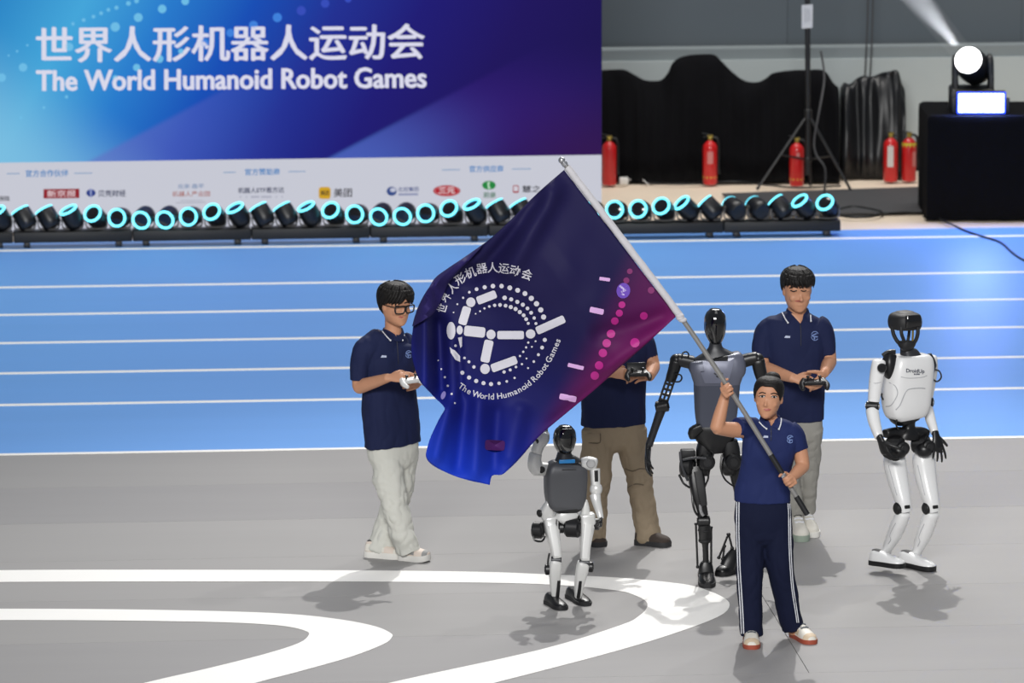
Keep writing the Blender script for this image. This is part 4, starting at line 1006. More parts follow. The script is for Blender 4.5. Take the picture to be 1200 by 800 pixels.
# ---- the woman with the flag
def woman():
    F = WF; yaw = -4
    t = thing('person', F.base, 'young woman in navy polo and striped navy trousers gripping the flagpole', 'person')
    hd = Head(F, 900.5, 465.5, .02, 46, -11, 1, 3)
    h1 = pole_pt(.316); h2 = pole_pt(.078)
    pd = (pole_pt(.35) - pole_pt(.28)).normalized()
    n1 = (RGT - pd * RGT.dot(pd)).normalized(); n2 = -n1
    d1 = (TOW * .93 + UPV * .25 - n1 * .2).normalized(); d2 = (TOW * .95 + UPV * .1 + n1 * .2).normalized()
    w1 = h1 - n1 * .036 - d1 * .062; w2 = h2 - n2 * .036 - d2 * .062
    rings = [(902, 490, 9.5, 9), (902.5, 494, 18, 11), (903, 499, 28, 13), (903, 506, 33.5, 15), (902, 518, 32, 18, .01), (900, 532, 31, 18.5, .015), (897.5, 547, 30, 17, .005), (896, 563, 31, 18), (894, 576, 32.5, 19), (893.5, 587, 33.5, 20)]
    b = MB(); hd.skull(b, .85, .90, 0)
    limb(b, F, [(901, 478, 9.4, -.015), (902, 488, 8.6, -.02), (903, 498, 11, -.02)])
    torso_tube(b, F, rings, yaw, .86)
    eL = F.P(840, 501, .16); eR = F.P(941, 546, .02)
    b.tube([F.P(880, 503, 0), F.P(860, 503.5, .08), eL], [.052, .046, .040], ends=(.02, .02)); b.tube([eL, eL.lerp(w1, .35), w1], [.041, .039, .0265], ends=(.03, .01))
    b.tube([F.P(929, 506, 0), F.P(937, 527, .005), eR], [.052, .046, .040], ends=(.02, .02)); b.tube([eR, eR.lerp(w2, .35), w2], [.040, .038, .026], ends=(.03, .01))
    hand(b, w1, d1, n1, pd, (52, 72, 60), .94, 35); hand(b, w2, d2, n2, pd, (52, 72, 60), .94, 35)
    limb(b, F, [(880, 596, 13), (879, 660, 9.5), (880, 744, 6.5)], ends=(.02, .02)); limb(b, F, [(910, 596, 13), (913.5, 660, 9.5, .0), (930, 740, 6.5, -.10)], ends=(.02, .02))
    body = b.build('body', M_skin2, t, voxel=.005, smooth=3)
    s = MB(); torso_tube(s, F, rings, yaw); s.tube([F.P(884, 503, 0), F.P(873, 501, .03), F.P(863, 500.5, .075)], [.070, .066, .060]); s.tube([F.P(924, 505, 0), F.P(931, 511, 0), F.P(936.5, 528, .004)], [.066, .064, .057])
    shirt = s.build('polo_shirt', M_navy2, t, voxel=.006, smooth=5, fn=folds(.015, 7, 5, 1))
    tr = MB(); torso_tube(tr, F, [(894, 576, 30, 17), (894, 590, 32.3, 19), (894.5, 606, 34, 20.5), (895, 622, 31, 19)], 0, 1.0, (0, .10))
    limb(tr, F, [(879.5, 606, 18), (879, 660, 16.4), (879, 700, 14.6), (880.3, 744, 13.4)], ends=(.03, 0)); limb(tr, F, [(910.5, 606, 18), (913.5, 660, 16.6, -.01), (920, 695, 14.6, -.05), (928.5, 736, 12.8, -.10)], ends=(.03, 0))
    trs = tr.build('trousers', M_navyt, t, voxel=.006, smooth=5, fn=folds(.016, 7, 5, 5, F.P(894, 585).z))
    bt_ = bvh_of(trs)
    for off in (0, 2.6):
        stroke(bt_, 'side_stripe', M_trim, [(x + off, y) for (x, y) in ((863.5, 588), (863.3, 604), (863.5, 630), (864.5, 660), (866.2, 690), (868, 720), (869, 742))], .0034, trs, .003)
        stroke(bt_, 'side_stripe', M_trim, [(x - off * .8, y) for (x, y) in ((925.5, 590), (926.3, 610), (926.8, 640), (928, 665), (930, 690), (933.5, 712), (936, 729))], .003, trs, .003)
    shoe(F, (880, 749), (881, 761), .050, M_shoew, M_soler, t, .082, lace=mat('lace_dark', (70, 76, 84)), accent=M_tan, sole_t=.026); shoe(F, (931, 744.5), (952, 755), .048, M_shoew, M_soler, t, .082, lace=mat('lace_dark', (70, 76, 84)), accent=M_tan, sole_t=.026)
    bb = collar(F, shirt, (902.5, 491, 11, 10.5, yaw), [[(889, 487), (893, 490), (901, 500), (898.5, 503), (889, 494)], [(914, 488), (912, 491), (906, 500), (912.5, 503), (915.5, 494)]], [[(888.3, 488), (889.5, 494), (893.5, 498.5), (898.3, 502.3)], [(915.5, 490), (915.3, 495), (914, 500), (912.8, 502.6)]], shirt, M_navy2)
    patch(bb, 'neckline', M_skin2, [(895, 490), (910, 490), (904, 499)], shirt, .009)
    stroke(bb, 'placket', mat('navy_dark_seam', (14, 20, 44)), [(903.5, 501), (903.8, 508), (903.5, 516)], .003, shirt)
    for y in (505, 511): patch(bb, 'button', mat('button_navy', (36, 44, 80)), ell(903.6, y, .9), shirt, .006)
    chest_marks(bb, shirt, (897, 511.5, 6.5), (926, 514.5, 4.4))
    hv = bvh_of(body)
    for (x, y) in ((893.4, 464.4), (907.4, 465)):
        eye(hv, t, x, y, 3.0, 1.2, -.2)
    stroke(hv, 'eyebrow', M_brow, [(889.6, 461), (893, 459.7), (897.2, 460.8)], .0032, t); stroke(hv, 'eyebrow', M_brow, [(903.6, 461.4), (907.8, 460.6), (911.8, 462.4)], .0032, t)
    patch(hv, 'lips', M_lips, [(894.4, 479.4), (897.4, 478.4), (899.2, 478.8), (901, 478.4), (904, 479.6), (901.2, 481.3), (897.6, 481.3)], t, .006)
    def line(d):
        a = abs(d); return .335 if a < 18 else (.335 - .37 * ((a - 18) / 50) ** 1.3 if a < 68 else (-.035 + .09 * math.sin((a - 68) / 42 * PI) if a < 110 else -.035 - .2 * (a - 110) / 70))
    def bun(g): g.ball(hd.W((.04, -.22, .46)), (.21 * hd.h, .2 * hd.h, .16 * hd.h), hd.rot)
    hair(hd, t, line, .04, .012, 3, extra=bun)
woman()

# ---- the man with glasses at the left
def man_glasses():
    F = Fig(462, 654); yaw = 34
    t = thing('person', F.base, 'young man with glasses in navy polo and off-white trousers walking at the left', 'person')
    hd = Head(F, 463.5, 357, .03, 45, 36, -6)
    sd, fw, _ = axes(yaw)
    rings = [(460.5, 387, 9.5, 9.5), (459.5, 391.5, 20, 12), (457, 397, 31, 15), (455.5, 404, 36, 17.5), (455, 418, 35.5, 20), (455, 440, 34.5, 21), (456.5, 470, 34.5, 22), (458.5, 500, 35, 23), (459.8, 521, 35.5, 23)]
    b = MB(); hd.skull(b)
    limb(b, F, [(461, 372, 10, .0), (460.5, 384, 9.8, .0), (460, 396, 12, 0)])
    torso_tube(b, F, rings, yaw, .86)
    cc = F.P(481, 445.5, .34)
    e1 = F.P(421, 453, .12); w1 = F.P(455, 442.5, .33); e2 = F.P(487, 440, -.12); w2 = F.P(493, 446, .12)
    b.tube([F.P(431, 406, .1), F.P(422, 430, .11), e1], [.055, .05, .044], ends=(.02, .02)); b.tube([e1, e1.lerp(w1, .35), w1], [.045, .041, .028], ends=(.035, .01))
    b.tube([F.P(480, 404, -.12), F.P(486, 424, -.13), e2], [.055, .05, .043], ends=(.02, .02)); b.tube([e2, e2.lerp(w2, .35), w2], [.043, .04, .028], ends=(.03, .01))
    hand(b, w1, (RGT * .9 + TOW * .1 + UPV * .08), (FWH * .5 - UPV * .6 + RGT * .1), (UPV * .6 - TOW * .2 + FWH * .4), (30, 45, 35), 1.0, 15)
    hand(b, w2, (TOW * .8 - RGT * .45 - UPV * .02), (-RGT * .8 - TOW * .4 - UPV * .3), UPV, (35, 50, 40), 1.0, 15)
    limb(b, F, [(452, 522, 13, .03), (460, 575, 9.5, .06), (479, 650, 6.5, .05)], ends=(.02, .02)); limb(b, F, [(473, 522, 13, -.06), (469, 570, 9.5, -.07), (443, 647, 6.5, -.07)], ends=(.02, .02))
    body = b.build('body', M_skin2, t, voxel=.005, smooth=3)
    s = MB(); torso_tube(s, F, rings, yaw); s.tube([F.P(441, 402, .06), F.P(428, 409, .1), F.P(422, 428, .11), F.P(420.5, 446, .115)], [.066, .068, .06, .060]); s.tube([F.P(472, 401, -.08), F.P(482, 408, -.12), F.P(487, 432, -.12)], [.064, .064, .058])
    shirt = s.build('polo_shirt', M_navy, t, voxel=.006, smooth=5, fn=folds(.018, 7, 4, 4))
    tr = MB(); torso_tube(tr, F, [(459.5, 510, 31, 20), (460, 524, 32.5, 21.5), (460.5, 536, 30, 20)], yaw, 1.0, (0, .09))
    limb(tr, F, [(451, 526, 19, .03), (459.5, 575, 17, .06), (467.5, 612, 14.8, .07), (480, 646, 14.6, .06)], ends=(.03, 0)); limb(tr, F, [(474, 526, 17.5, -.06), (469.5, 570, 16.2, -.08), (459, 605, 16, -.09), (446, 646, 17.5, -.08)], ends=(.03, 0))
    trs = tr.build('trousers', M_white_t, t, voxel=.006, smooth=4, fn=folds(.026, 8, 8, 9, F.P(460, 518).z))
    shoe(F, (469, 655), (503, 658.5), .05, M_tan2, M_shoes, t, .085, sole_t=.038, lace=M_trim, toe_up=.012, accent=M_gry); shoe(F, (429.5, 651.5), (470, 654.5), .05, M_tan2, M_shoes, t, .08, sole_t=.038, accent=M_shoew)
    bb = collar(F, shirt, (460.5, 388.5, 11.5, 11.5, yaw), [[(445, 380), (449, 381), (459, 393), (457.5, 399.5), (446, 388)], [(472, 384), (474, 386), (473.5, 399), (471, 399.5), (467.5, 393)]], [[(444.5, 382), (448, 388), (453, 394), (457.6, 398.6)], [(474, 385), (473.8, 392), (471.8, 398.6)]], shirt, M_navy)
    patch(bb, 'neckline', M_skin2, [(453, 387), (471, 386), (464.5, 394)], shirt, .009)
    stroke(bb, 'placket', mat('navy_dark_seam', (14, 20, 44)), [(465, 396), (466, 410), (467, 426)], .003, shirt)
    chest_marks(bb, shirt, (449.5, 417.5, 7), (479, 415, 4.2))
    hv = bvh_of(body)
    eye(hv, t, 466, 359.5, 2.6, 1.1, .4); eye(hv, t, 476, 359.8, 2.2, 1.1, .3)
    stroke(hv, 'eyebrow', M_brow, [(461.5, 355.2), (466, 353.8), (470, 355)], .004, t); stroke(hv, 'eyebrow', M_brow, [(474, 355), (477, 354), (479.5, 355)], .004, t)
    patch(hv, 'lips', M_lips, [(466.5, 371.3), (469.5, 370.2), (473.3, 371.2), (470.5, 372.9)], t, .003)
    # glasses: two rounded rims, a bridge and a temple arm
    g = MB(); mg = M_ctrlb
    def rim(cx, cy, w, h, d):
        pts = [hd.c + (F.P(x, y, 0) - F.P(463.5, 357, 0)) + fwH * d for (x, y) in bar(cx, cy, w, h, 2)]
        pts.append(pts[0]); pts.append(pts[1]); return pts
    fwH = hd.rot @ Vector((0, 1, 0)); c0 = hd.W((0, .44, .0))
    def hp(x, z): return hd.W((x, .445 - .5 * x * x, z))
    for sx in (-1, 1):
        pts = [hp(sx * .155 + a, -.01 + bq) for (a, bq) in ((-.13, .075), (0, .085), (.13, .075), (.14, 0), (.11, -.09), (0, -.105), (-.11, -.09), (-.14, 0), (-.13, .075))]
        g.tube(pts, [.0046] * 9, seg=6, sub=3)
        g.tube([hp(sx * .30, .06), hd.W((sx * .355, .2, .05)), hd.W((sx * .365, -.02, .03))], [.003] * 3, seg=6, sub=2)
    g.tube([hp(-.03, .04), hp(0, .05), hp(.03, .04)], [.003] * 3, seg=6, sub=2)
    g.build('glasses', mg, t)
    def line(d):
        a = abs(d)
        if a < 12: return .26 - .10 * (a / 12)
        if a < 70: return .16 - .03 * (a - 12) / 58
        if a < 100: return .13 - .13 * (a - 70) / 30
        return -.0 - .28 * min(1, (a - 100) / 50)
    hair(hd, t, line, .085, .05, 5, part=True, locks=.07)
    controller('game_controller', 'white handheld controller in the hands of the man with glasses', cc, RGT * .8 + FWH * .6, FWH * .8 - RGT * .6 + UPV * .2, M_ctrlw, .15)
man_glasses()

# ---- the man standing behind on the right
def man_back():
    F = Fig(943, 629); yaw = 9
    t = thing('person', F.base, 'black-haired man in navy polo and grey trousers looking down behind the woman', 'person')
    hd = Head(F, 934.5, 339.5, .04, 46.5, 12, -9)
    rings = [(934.5, 364, 10.5, 10), (934, 369, 21, 12.5), (933.5, 374, 31, 15), (932.5, 381, 38, 18), (932, 394, 37.5, 21), (932.5, 420, 36, 22), (933, 450, 34.5, 22), (934, 475, 33, 21), (934, 492, 32, 21)]
    b = MB(); hd.skull(b, 1.1)
    limb(b, F, [(934, 352, 11.5, .0), (934, 362, 11, .0), (934, 374, 13, 0)])
    torso_tube(b, F, rings, yaw, .86)
    cc = F.P(953.5, 447, .36)
    e1 = F.P(894, 431, .06); w1 = F.P(930, 443, .33); e2 = F.P(972, 424, .0); w2 = F.P(966, 437, .27)
    b.tube([F.P(901, 386, 0), F.P(894, 410, .03), e1], [.06, .054, .047], ends=(.02, .02)); b.tube([e1, e1.lerp(w1, .35), w1], [.048, .044, .030], ends=(.035, .01))
    b.tube([F.P(964, 386, 0), F.P(969, 407, 0), e2], [.06, .054, .046], ends=(.02, .02)); b.tube([e2, e2.lerp(w2, .35), w2], [.046, .043, .030], ends=(.03, .01))
    hand(b, w1, (RGT * .9 + TOW * .15 - UPV * .16), (FWH * .45 - UPV * .5 + RGT * .3), UPV * .7 + FWH * .3, (28, 42, 35), 1.05, 15)
    hand(b, w2, (TOW * .6 - RGT * .35 - UPV * .45), (-RGT * .8 - UPV * .3), UPV * .4 + TOW * .6, (35, 45, 35), 1.05, 15)
    limb(b, F, [(920, 495, 13), (924, 550, 9, -.06), (933, 615, 6.5, -.14)], ends=(.02, .02)); limb(b, F, [(948, 495, 13), (947, 545, 8.5, -.1), (944.5, 608, 6.5, -.25)], ends=(.02, .02))
    body = b.build('body', M_skin2, t, voxel=.005, smooth=3)
    s = MB(); torso_tube(s, F, rings, yaw); s.tube([F.P(908, 381, 0), F.P(899, 388, .01), F.P(893.5, 403, .025), F.P(893.5, 420, .045)], [.068, .072, .066, .064]); s.tube([F.P(957, 380, 0), F.P(964, 386, 0), F.P(968.5, 400, 0), F.P(970, 415, 0)], [.064, .066, .058, .054])
    shirt = s.build('polo_shirt', M_navy, t, voxel=.006, smooth=5, fn=folds(.012, 7, 3.5, 14))
    tr = MB(); torso_tube(tr, F, [(934, 482, 28, 18), (934, 496, 30, 20), (934, 508, 28, 19)], yaw, 1.0, (0, .09))
    limb(tr, F, [(919.5, 502, 17), (924, 550, 13.5, -.06), (931.5, 604, 10.5, -.13)], ends=(.03, 0)); limb(tr, F, [(948.5, 502, 16.5), (947.5, 545, 12.8, -.1), (944.5, 599, 9.4, -.24)], ends=(.03, 0))
    trs = tr.build('trousers', M_grey_t, t, voxel=.006, smooth=5, fn=folds(.018, 8, 6, 19, F.P(934, 490).z))
    shoe(F, (933, 623.5), (940, 635), .055, M_shoew, mat('shoe_sole_green', (150, 164, 150), rough=.6), t, .10, sole_t=.04, lace=M_trim); shoe(F, (943.5, 618.5), (953, 630), .053, M_shoew, M_shoes, t, .095, sole_t=.035, lace=M_trim)
    bb = collar(F, shirt, (934.5, 365.5, 12.5, 12, yaw), [[(914.5, 356), (919, 357), (929, 371), (923.5, 378.5), (915, 364)], [(948, 361), (949.5, 362), (950.5, 376.5), (947, 376), (943, 370)]], [[(914, 359), (916.5, 366), (920, 373), (923.4, 378)], [(948.5, 363), (950, 369), (950.3, 376)]], shirt, M_navy)
    patch(bb, 'neckline', M_skin2, [(927, 367), (945, 366), (938, 379)], shirt, .009)
    stroke(bb, 'placket', mat('navy_dark_seam', (14, 20, 44)), [(938, 380), (938.5, 392), (938.5, 405)], .003, shirt)
    chest_marks(bb, shirt, (922.5, 394.5, 7), (955, 393.5, 5.2))
    hv = bvh_of(body)
    for (x0, x1) in ((926.5, 933.5), (938.7, 944.8)):
        xm = (x0 + x1) / 2; stroke(hv, 'eyelid', M_brow, [(x0, 340.2), (xm, 341.3), (x1, 340.4)], .0034, t); stroke(hv, 'eyebrow', M_brow, [(x0 - 1, 337.4), (xm, 335.8), (x1 + .6, 336.8)], .0042, t)
    patch(hv, 'lips', M_lips, [(930.8, 352.6), (934, 351.6), (937.4, 351.8), (940.4, 352.6), (937.4, 353.6), (934, 353.6)], t, .003)
    def line(d):
        a = abs(d)
        if a < 55: return .235
        if a < 95: return .235 - .17 * (a - 55) / 40
        return .065 - .3 * min(1, (a - 95) / 55)
    hair(hd, t, line, .07, .05, 8, locks=.06)
    controller('game_controller', 'small black controller held by the man in grey trousers', cc, RGT * 1.0 + FWH * .1, FWH + UPV * .25 - RGT * .1, M_ctrlb, .17)
man_back()

# ---- the man in cargo trousers, head behind the flag
def man_cargo():
    F = Fig(735, 637); yaw = 18
    t = thing('person', F.base, 'man in navy shirt and khaki cargo trousers, upper body hidden by the flag', 'person')
    hd = Head(F, 731, 356, .04, 46, 25, -12)
    rings = [(729, 380, 10.5, 10), (728, 385, 22, 12.5), (726, 391, 33, 16), (724, 398, 40, 19), (722, 412, 40.5, 22), (720, 435, 39, 24), (719, 465, 38.5, 24), (719, 497, 38.5, 24)]
    b = MB(); hd.skull(b, 1.05)
    limb(b, F, [(730, 368, 11.5), (729, 378, 11), (728, 390, 13)])
    torso_tube(b, F, rings, yaw, .86)
    cc = F.P(747, 437.5, .38)
    e1 = F.P(688, 436, .16); w1 = F.P(713, 437, .35); e2 = F.P(765, 430, -.02); w2 = F.P(761, 441, .22)
    b.tube([F.P(691, 402, .03), F.P(686, 420, .08), e1], [.06, .054, .047], ends=(.02, .02)); b.tube([e1, e1.lerp(w1, .35), w1], [.048, .044, .030], ends=(.035, .01))
    b.tube([F.P(755, 402, -.05), F.P(761, 418, -.05), e2], [.06, .054, .046], ends=(.02, .02)); b.tube([e2, e2.lerp(w2, .35), w2], [.046, .043, .032], ends=(.03, .01))
    hand(b, w1, (RGT * .9 + TOW * .1), (FWH * .45 - UPV * .5 + RGT * .3), UPV * .7 + FWH * .3, (28, 42, 35), 1.05, 15)
    hand(b, w2, (TOW * .7 - RGT * .4 + UPV * .25), (-RGT * .7 - UPV * .3), UPV, (35, 45, 35), 1.05, 15)
    limb(b, F, [(703, 500, 14), (699, 565, 10, .05), (698, 634, 6.5, .05)], ends=(.02, .02)); limb(b, F, [(738, 500, 14), (750, 568, 10, -.01), (761, 634, 6.5)], ends=(.02, .02))
    body = b.build('body', M_skin2, t, voxel=.005, smooth=3)
    s = MB(); torso_tube(s, F, rings, yaw); s.tube([F.P(700, 397, .02), F.P(690, 404, .04), F.P(685, 424, .09)], [.068, .07, .066]); s.tube([F.P(748, 396, -.04), F.P(756, 403, -.05), F.P(760.5, 419, -.05)], [.066, .066, .060])
    shirt = s.build('polo_shirt', M_navy, t, voxel=.006, smooth=5, fn=folds(.012, 7, 3.5, 24))
    tr = MB(); torso_tube(tr, F, [(719, 486, 34, 21), (720, 500, 36.5, 23), (720.5, 512, 34, 22)], yaw, 1.0, (0, .10))
    limb(tr, F, [(701.5, 505, 20.5, .03), (699, 565, 16.5, .06), (698, 600, 13, .05), (698, 633, 11.5, .05)], ends=(.03, 0)); limb(tr, F, [(738.5, 505, 20.5, -.02), (750, 568, 15.5, -.01), (756, 600, 15, 0), (761, 633, 15.6, 0)], ends=(.03, 0))
    trs = tr.build('trousers', M_khaki, t, voxel=.006, smooth=4, fn=folds(.026, 8, 8, 29, F.P(720, 494).z))
    bt_ = bvh_of(trs); M_k2 = mat('khaki_pocket', (150, 134, 112), rough=.85, var=.08)
    patch(bt_, 'cargo_pocket', M_k2, [(682, 509), (690, 508), (703, 508), (703, 518), (690, 518.5), (682, 517)], trs, .010, 3); stroke(bt_, 'pocket_seam', mat('khaki_seam', (112, 98, 80)), [(682.5, 518), (692, 519), (703, 518.5), (703.5, 508)], .003, trs)
    stroke(bt_, 'pocket_seam', mat('khaki_seam', (112, 98, 80)), [(733, 549), (741, 552), (750, 549), (760, 550)], .004, trs); stroke(bt_, 'pocket_seam', mat('khaki_seam', (112, 98, 80)), [(736, 571), (744, 567), (754, 568), (766, 565)], .004, trs)
    shoe(F, (689, 636), (706, 641), .052, M_shoeb, M_soled, t, .09); shoe(F, (746, 637), (785, 640.5), .055, M_shoeb, M_soled, t, .09, lace=mat('lace_grey', (150, 146, 138)))
    collar(F, shirt, (729, 382, 12.5, 12, yaw), [], [], shirt, M_navy)
    hv = bvh_of(body)
    def line(d):
        a = abs(d)
        return .24 if a < 55 else (.24 - .2 * (a - 55) / 40 if a < 95 else .04 - .28 * min(1, (a - 95) / 55))
    hair(hd, t, line, .06, .02, 12, locks=.05)
    for sx in (-1, 1):
        g = MB(); g.ball(hd.W((sx * .15, .345, .02)), (.014, .006, .006), hd.rot); g.build('eye', M_eyew, t)
    g = MB(); g.ball(hd.W((0, .39, -.265)), (.022, .006, .006), hd.rot); g.build('lips', M_lips, t)
    controller('game_controller', 'black controller held below the flag edge by the man in cargo trousers', cc, RGT * 1.0 + FWH * .15, FWH + UPV * .2 - RGT * .15, M_ctrlb, .15, phone=True)
man_cargo()
# ------------------------------------------------------------------ humanoid robots
M_rdark = mat('robot_dark_grey', (80, 81, 85), rough=.42, metal=.2, var=.06)
M_rneck = mat('robot_neck_grey', (48, 49, 53), rough=.4, metal=.2, var=.08)
M_gloss = mat('robot_gloss_black', (6, 6, 8), rough=.08, var=.1, coat=1.0)
M_silverw = mat('robot_silver_white', (212, 212, 210), rough=.32, metal=.2, var=.05)
M_rwhite = mat('robot_white_shell', (226, 226, 226), rough=.32, var=.03, coat=.3)
M_rblack = mat('robot_black', (17, 17, 19), rough=.38, var=.2)
M_rmatte = mat('robot_matte_black', (26, 26, 28), rough=.6, var=.15)
M_chest = mat('robot_blue_grey', (98, 101, 116), rough=.4, metal=.25, var=.05)
M_chest2 = mat('robot_slate', (76, 80, 94), rough=.42, metal=.25, var=.05)
M_line = mat('panel_gap', (176, 177, 180), rough=.6)
def part(name, m, parent, F, pts, hint=None, power=2.0, ends=(0, 0), seg=20, sub=3):
    P_ = []; r_ = []
    for q in pts:
        x, y, r = q[:3]; d = q[3] if len(q) > 3 else 0.0; P_.append(F.P(x, y, d)); r_.append((r[0] * F.s, r[1] * F.s) if isinstance(r, tuple) else r * F.s)
    g = MB(); g.tube(P_, r_, seg=seg, hint=hint, power=power, sub=sub, ends=(ends[0] * F.s, ends[1] * F.s)); return g.build(name, m, parent, sharp=50)
def drum(name, m, parent, F, x, y, d, axis, r, L_, rim=None):
    g = MB(); c = F.P(x, y, d); a = axis.normalized() * (L_ * F.s / 2); g.cyl(c - a, c + a, r * F.s, seg=24, chamfer=.2)
    o = g.build(name, m, parent)
    if rim:
        g = MB(); g.cyl(c - a * 1.12, c + a * 1.12, r * F.s * .55, seg=20, chamfer=.1); g.build('cap', rim, o)
    return o
def orb(name, m, parent, F, x, y, d, r, power=2.0):
    g = MB(); rr = r if isinstance(r, tuple) else (r, r, r); g.ball(F.P(x, y, d), tuple(q * F.s for q in rr), Matrix((RGT, TOW, UPV)).transposed(), power=power); return g.build(name, m, parent, sharp=50)
def wire(name, parent, F, pts, r=.004, m=None):
    g = MB(); P_ = [F.P(p[0], p[1], p[2] if len(p) > 2 else 0) for p in pts]; g.tube(P_, [r] * len(P_), seg=6, sub=5); return g.build(name, m or M_rblack, parent)

# ---- small silver and grey robot raising an arm
def robot_small():
    F = Fig(664, 709); yaw = 12; sd, fw, _ = axes(yaw)
    t = thing('humanoid_robot', F.base, 'small silver humanoid robot with grey chest and raised arm', 'robot')
    to = part('torso', M_rdark, t, F, [(663.5, 541, (15, 8)), (663, 545, (22, 11.5)), (663, 553, (24.5, 13.5)), (662.5, 572, (24.3, 14)), (663, 585, (23, 13.5)), (663.8, 592, (20.5, 12)), (664, 596, (17, 10))], sd, 6)
    bv = bvh_of(to)
    stroke(bv, 'chest_lettering', mat('faint_dark_print', (44, 44, 48)), [(659, 550.5), (668, 550.2), (675, 550)], .003, to)
    nk = part('neck', M_rneck, t, F, [(661.5, 528, (7.5, 7.5)), (661.5, 534, (9.5, 8.5)), (662.5, 539, (15, 9)), (663.5, 544, (21, 10))], sd, 2.5)
    g = MB(); c = F.P(664.5, 540.5, .075); g.box(c, (19 * F.s, .012, 4.2 * F.s), Matrix((sd, fw, UPV)).transposed(), bevel=.004); g.build('status_light', mat('blue_status', (30, 92, 140), rough=.3, emit=.5, ecol=(30, 110, 170)), nk)
    hd = part('head', M_gloss, t, F, [(662.5, 500, (8, 9)), (662.3, 504, (11.8, 12)), (661.8, 511, (13.6, 14)), (661.5, 518, (13.2, 13.5)), (662, 525, (10.8, 11.5)), (662.5, 530, (7.5, 8.5))], sd, 2.2, ends=(2.5, 3))
    part('face_visor', M_gloss, hd, F, [(663, 503, (8, 3), .045), (663.5, 512, (10, 4), .053), (663.5, 522, (8.6, 4), .05), (663.2, 529, (5, 3), .04)], sd, 2.6, ends=(1, 1))
    # raised arm
    part('shoulder', M_silverw, t, F, [(643, 549, 7, 0), (636, 549.5, 8.2, .01), (631, 549, 8, .02)], None, 2, (1, 3))
    part('upper_arm', M_silverw, t, F, [(631, 551, 8.4, .02), (627.5, 546, 8.6, .03), (626.5, 538, 7.6, .04), (628, 531, 7, .04)], None, 2.3, (3, 1))
    drum('shoulder_disc', M_rblack, t, F, 634.5, 550, .055, TOW * .9 - RGT * .3, 4.2, 4)
    part('forearm', M_silverw, t, F, [(628.5, 530, 6.6, .04), (631.5, 521, 7.2, .04), (635, 514, 8.8, .03), (637, 507, 7.4, .02), (638, 504, 4.5, .02)], None, 2.3, (1, 1))
    drum('elbow_disc', M_rblack, t, F, 629.5, 517, .06, TOW * .6 - RGT * .8, 3.4, 4)
    part('wrist', mat('grey_metal', (150, 150, 152), rough=.35, metal=.6), t, F, [(638, 506, 4, .02), (639, 500, 3.4, .01), (640, 494, 3.2, .0)])
    g = MB(); hand(g, F.P(640, 494, 0), UPV, TOW, RGT, (45, 60, 45), .62, 25); g.build('hand', M_rblack, t, voxel=.004, smooth=2)
    # hanging arm
    part('shoulder', M_silverw, t, F, [(682, 543, 6.5, 0), (690, 542.5, 8, .0), (697, 544, 7.6, .0)], None, 2.6, (1, 3))
    drum('shoulder_disc', mat('shoulder_cap', (172, 172, 172), rough=.4, metal=.3), t, F, 692.5, 543, .035, TOW, 5.4, 5)
    ua = part('upper_arm', M_silverw, t, F, [(697, 549, 6, .0), (697.5, 558, 5.6, .01), (698, 568, 5.2, .02)], sd, 3)
    part('inset_strip', M_rblack, ua, F, [(698.5, 551, (2.2, 1.5), .033), (698.8, 564, (2.2, 1.5), .038)], sd, 4, sub=1)
    orb('elbow', M_silverw, t, F, 698.5, 573, .02, (7.4, 7.4, 8.6))
    part('forearm', M_silverw, t, F, [(697.5, 580, 6.4, .03), (699, 588, 5.2, .05), (702, 599, 4.2, .09), (704, 607, 3.4, .11)], None, 2.3, (2, 1))
    g = MB(); hand(g, F.P(704, 606, .11), -UPV + TOW * .4, -RGT + TOW * .2, TOW, (50, 65, 50), .6, 25); g.build('hand', M_rblack, t, voxel=.004, smooth=2)
    # waist and hips
    part('waist', M_rblack, t, F, [(664, 593, (19, 11)), (664, 597, (17, 10)), (664, 599.5, (13, 9))], sd, 4)
    part('pelvis', M_silverw, t, F, [(664, 598, (11, 8)), (664, 603, (14, 9)), (664.5, 608, (13, 9)), (665, 613, (6, 7))], sd, 3)
    part('hip_bracket', M_silverw, t, F, [(644, 586, (3, 4), .02), (643, 592, (6, 6), .02), (641, 600, (8.5, 7), .01), (641, 606, (7, 7), .0)], sd, 3)
    part('hip_bracket', M_silverw, t, F, [(685, 586, (3, 4), .0), (686, 592, (4, 5), .0), (686, 603, (6, 6), .0)], sd, 3)
    drum('bracket_disc', M_rblack, t, F, 633.5, 601, .02, TOW * .7 - RGT * .7, 4.6, 6)
    drum('hip_motor', M_rblack, t, F, 630.5, 621, .0, RGT + TOW * .25, 10, 13, M_rmatte); drum('hip_motor', M_rblack, t, F, 671.5, 618, .02, RGT + TOW * .25, 11.5, 18, M_rmatte); drum('hip_motor', M_rblack, t, F, 656.5, 618, .0, RGT, 6.5, 10, M_rmatte)
    drum('hip_motor', M_rblack, t, F, 699, 614, -.02, RGT, 7, 8, M_rmatte)
    for (pts, nm) in (([(645.5, 605, (8.8, 8)), (646.2, 613, (9.2, 9)), (647.6, 624, (8, 8), .02), (650.5, 638, (6.2, 6.5), .04), (652.8, 653, (5.2, 5.5), .05)], 0), ([(688, 602, (8.6, 8)), (688.4, 612, (9, 9)), (687.4, 624, (7.6, 8), .02), (686, 640, (5.8, 6.5), .04), (685.5, 656, (5.2, 5.5), .05)], 1)):
        th = part('thigh', M_silverw, t, F, pts, sd, 4.5, (2, 1))
        x, y = pts[1][:2]
        for k in (-1, 1): drum('band', M_rblack, th, F, x + (-9.0 if nm else 8.2) + k * 1.5, y + .5, .005, RGT + TOW * .12, 9.4, 1.1)
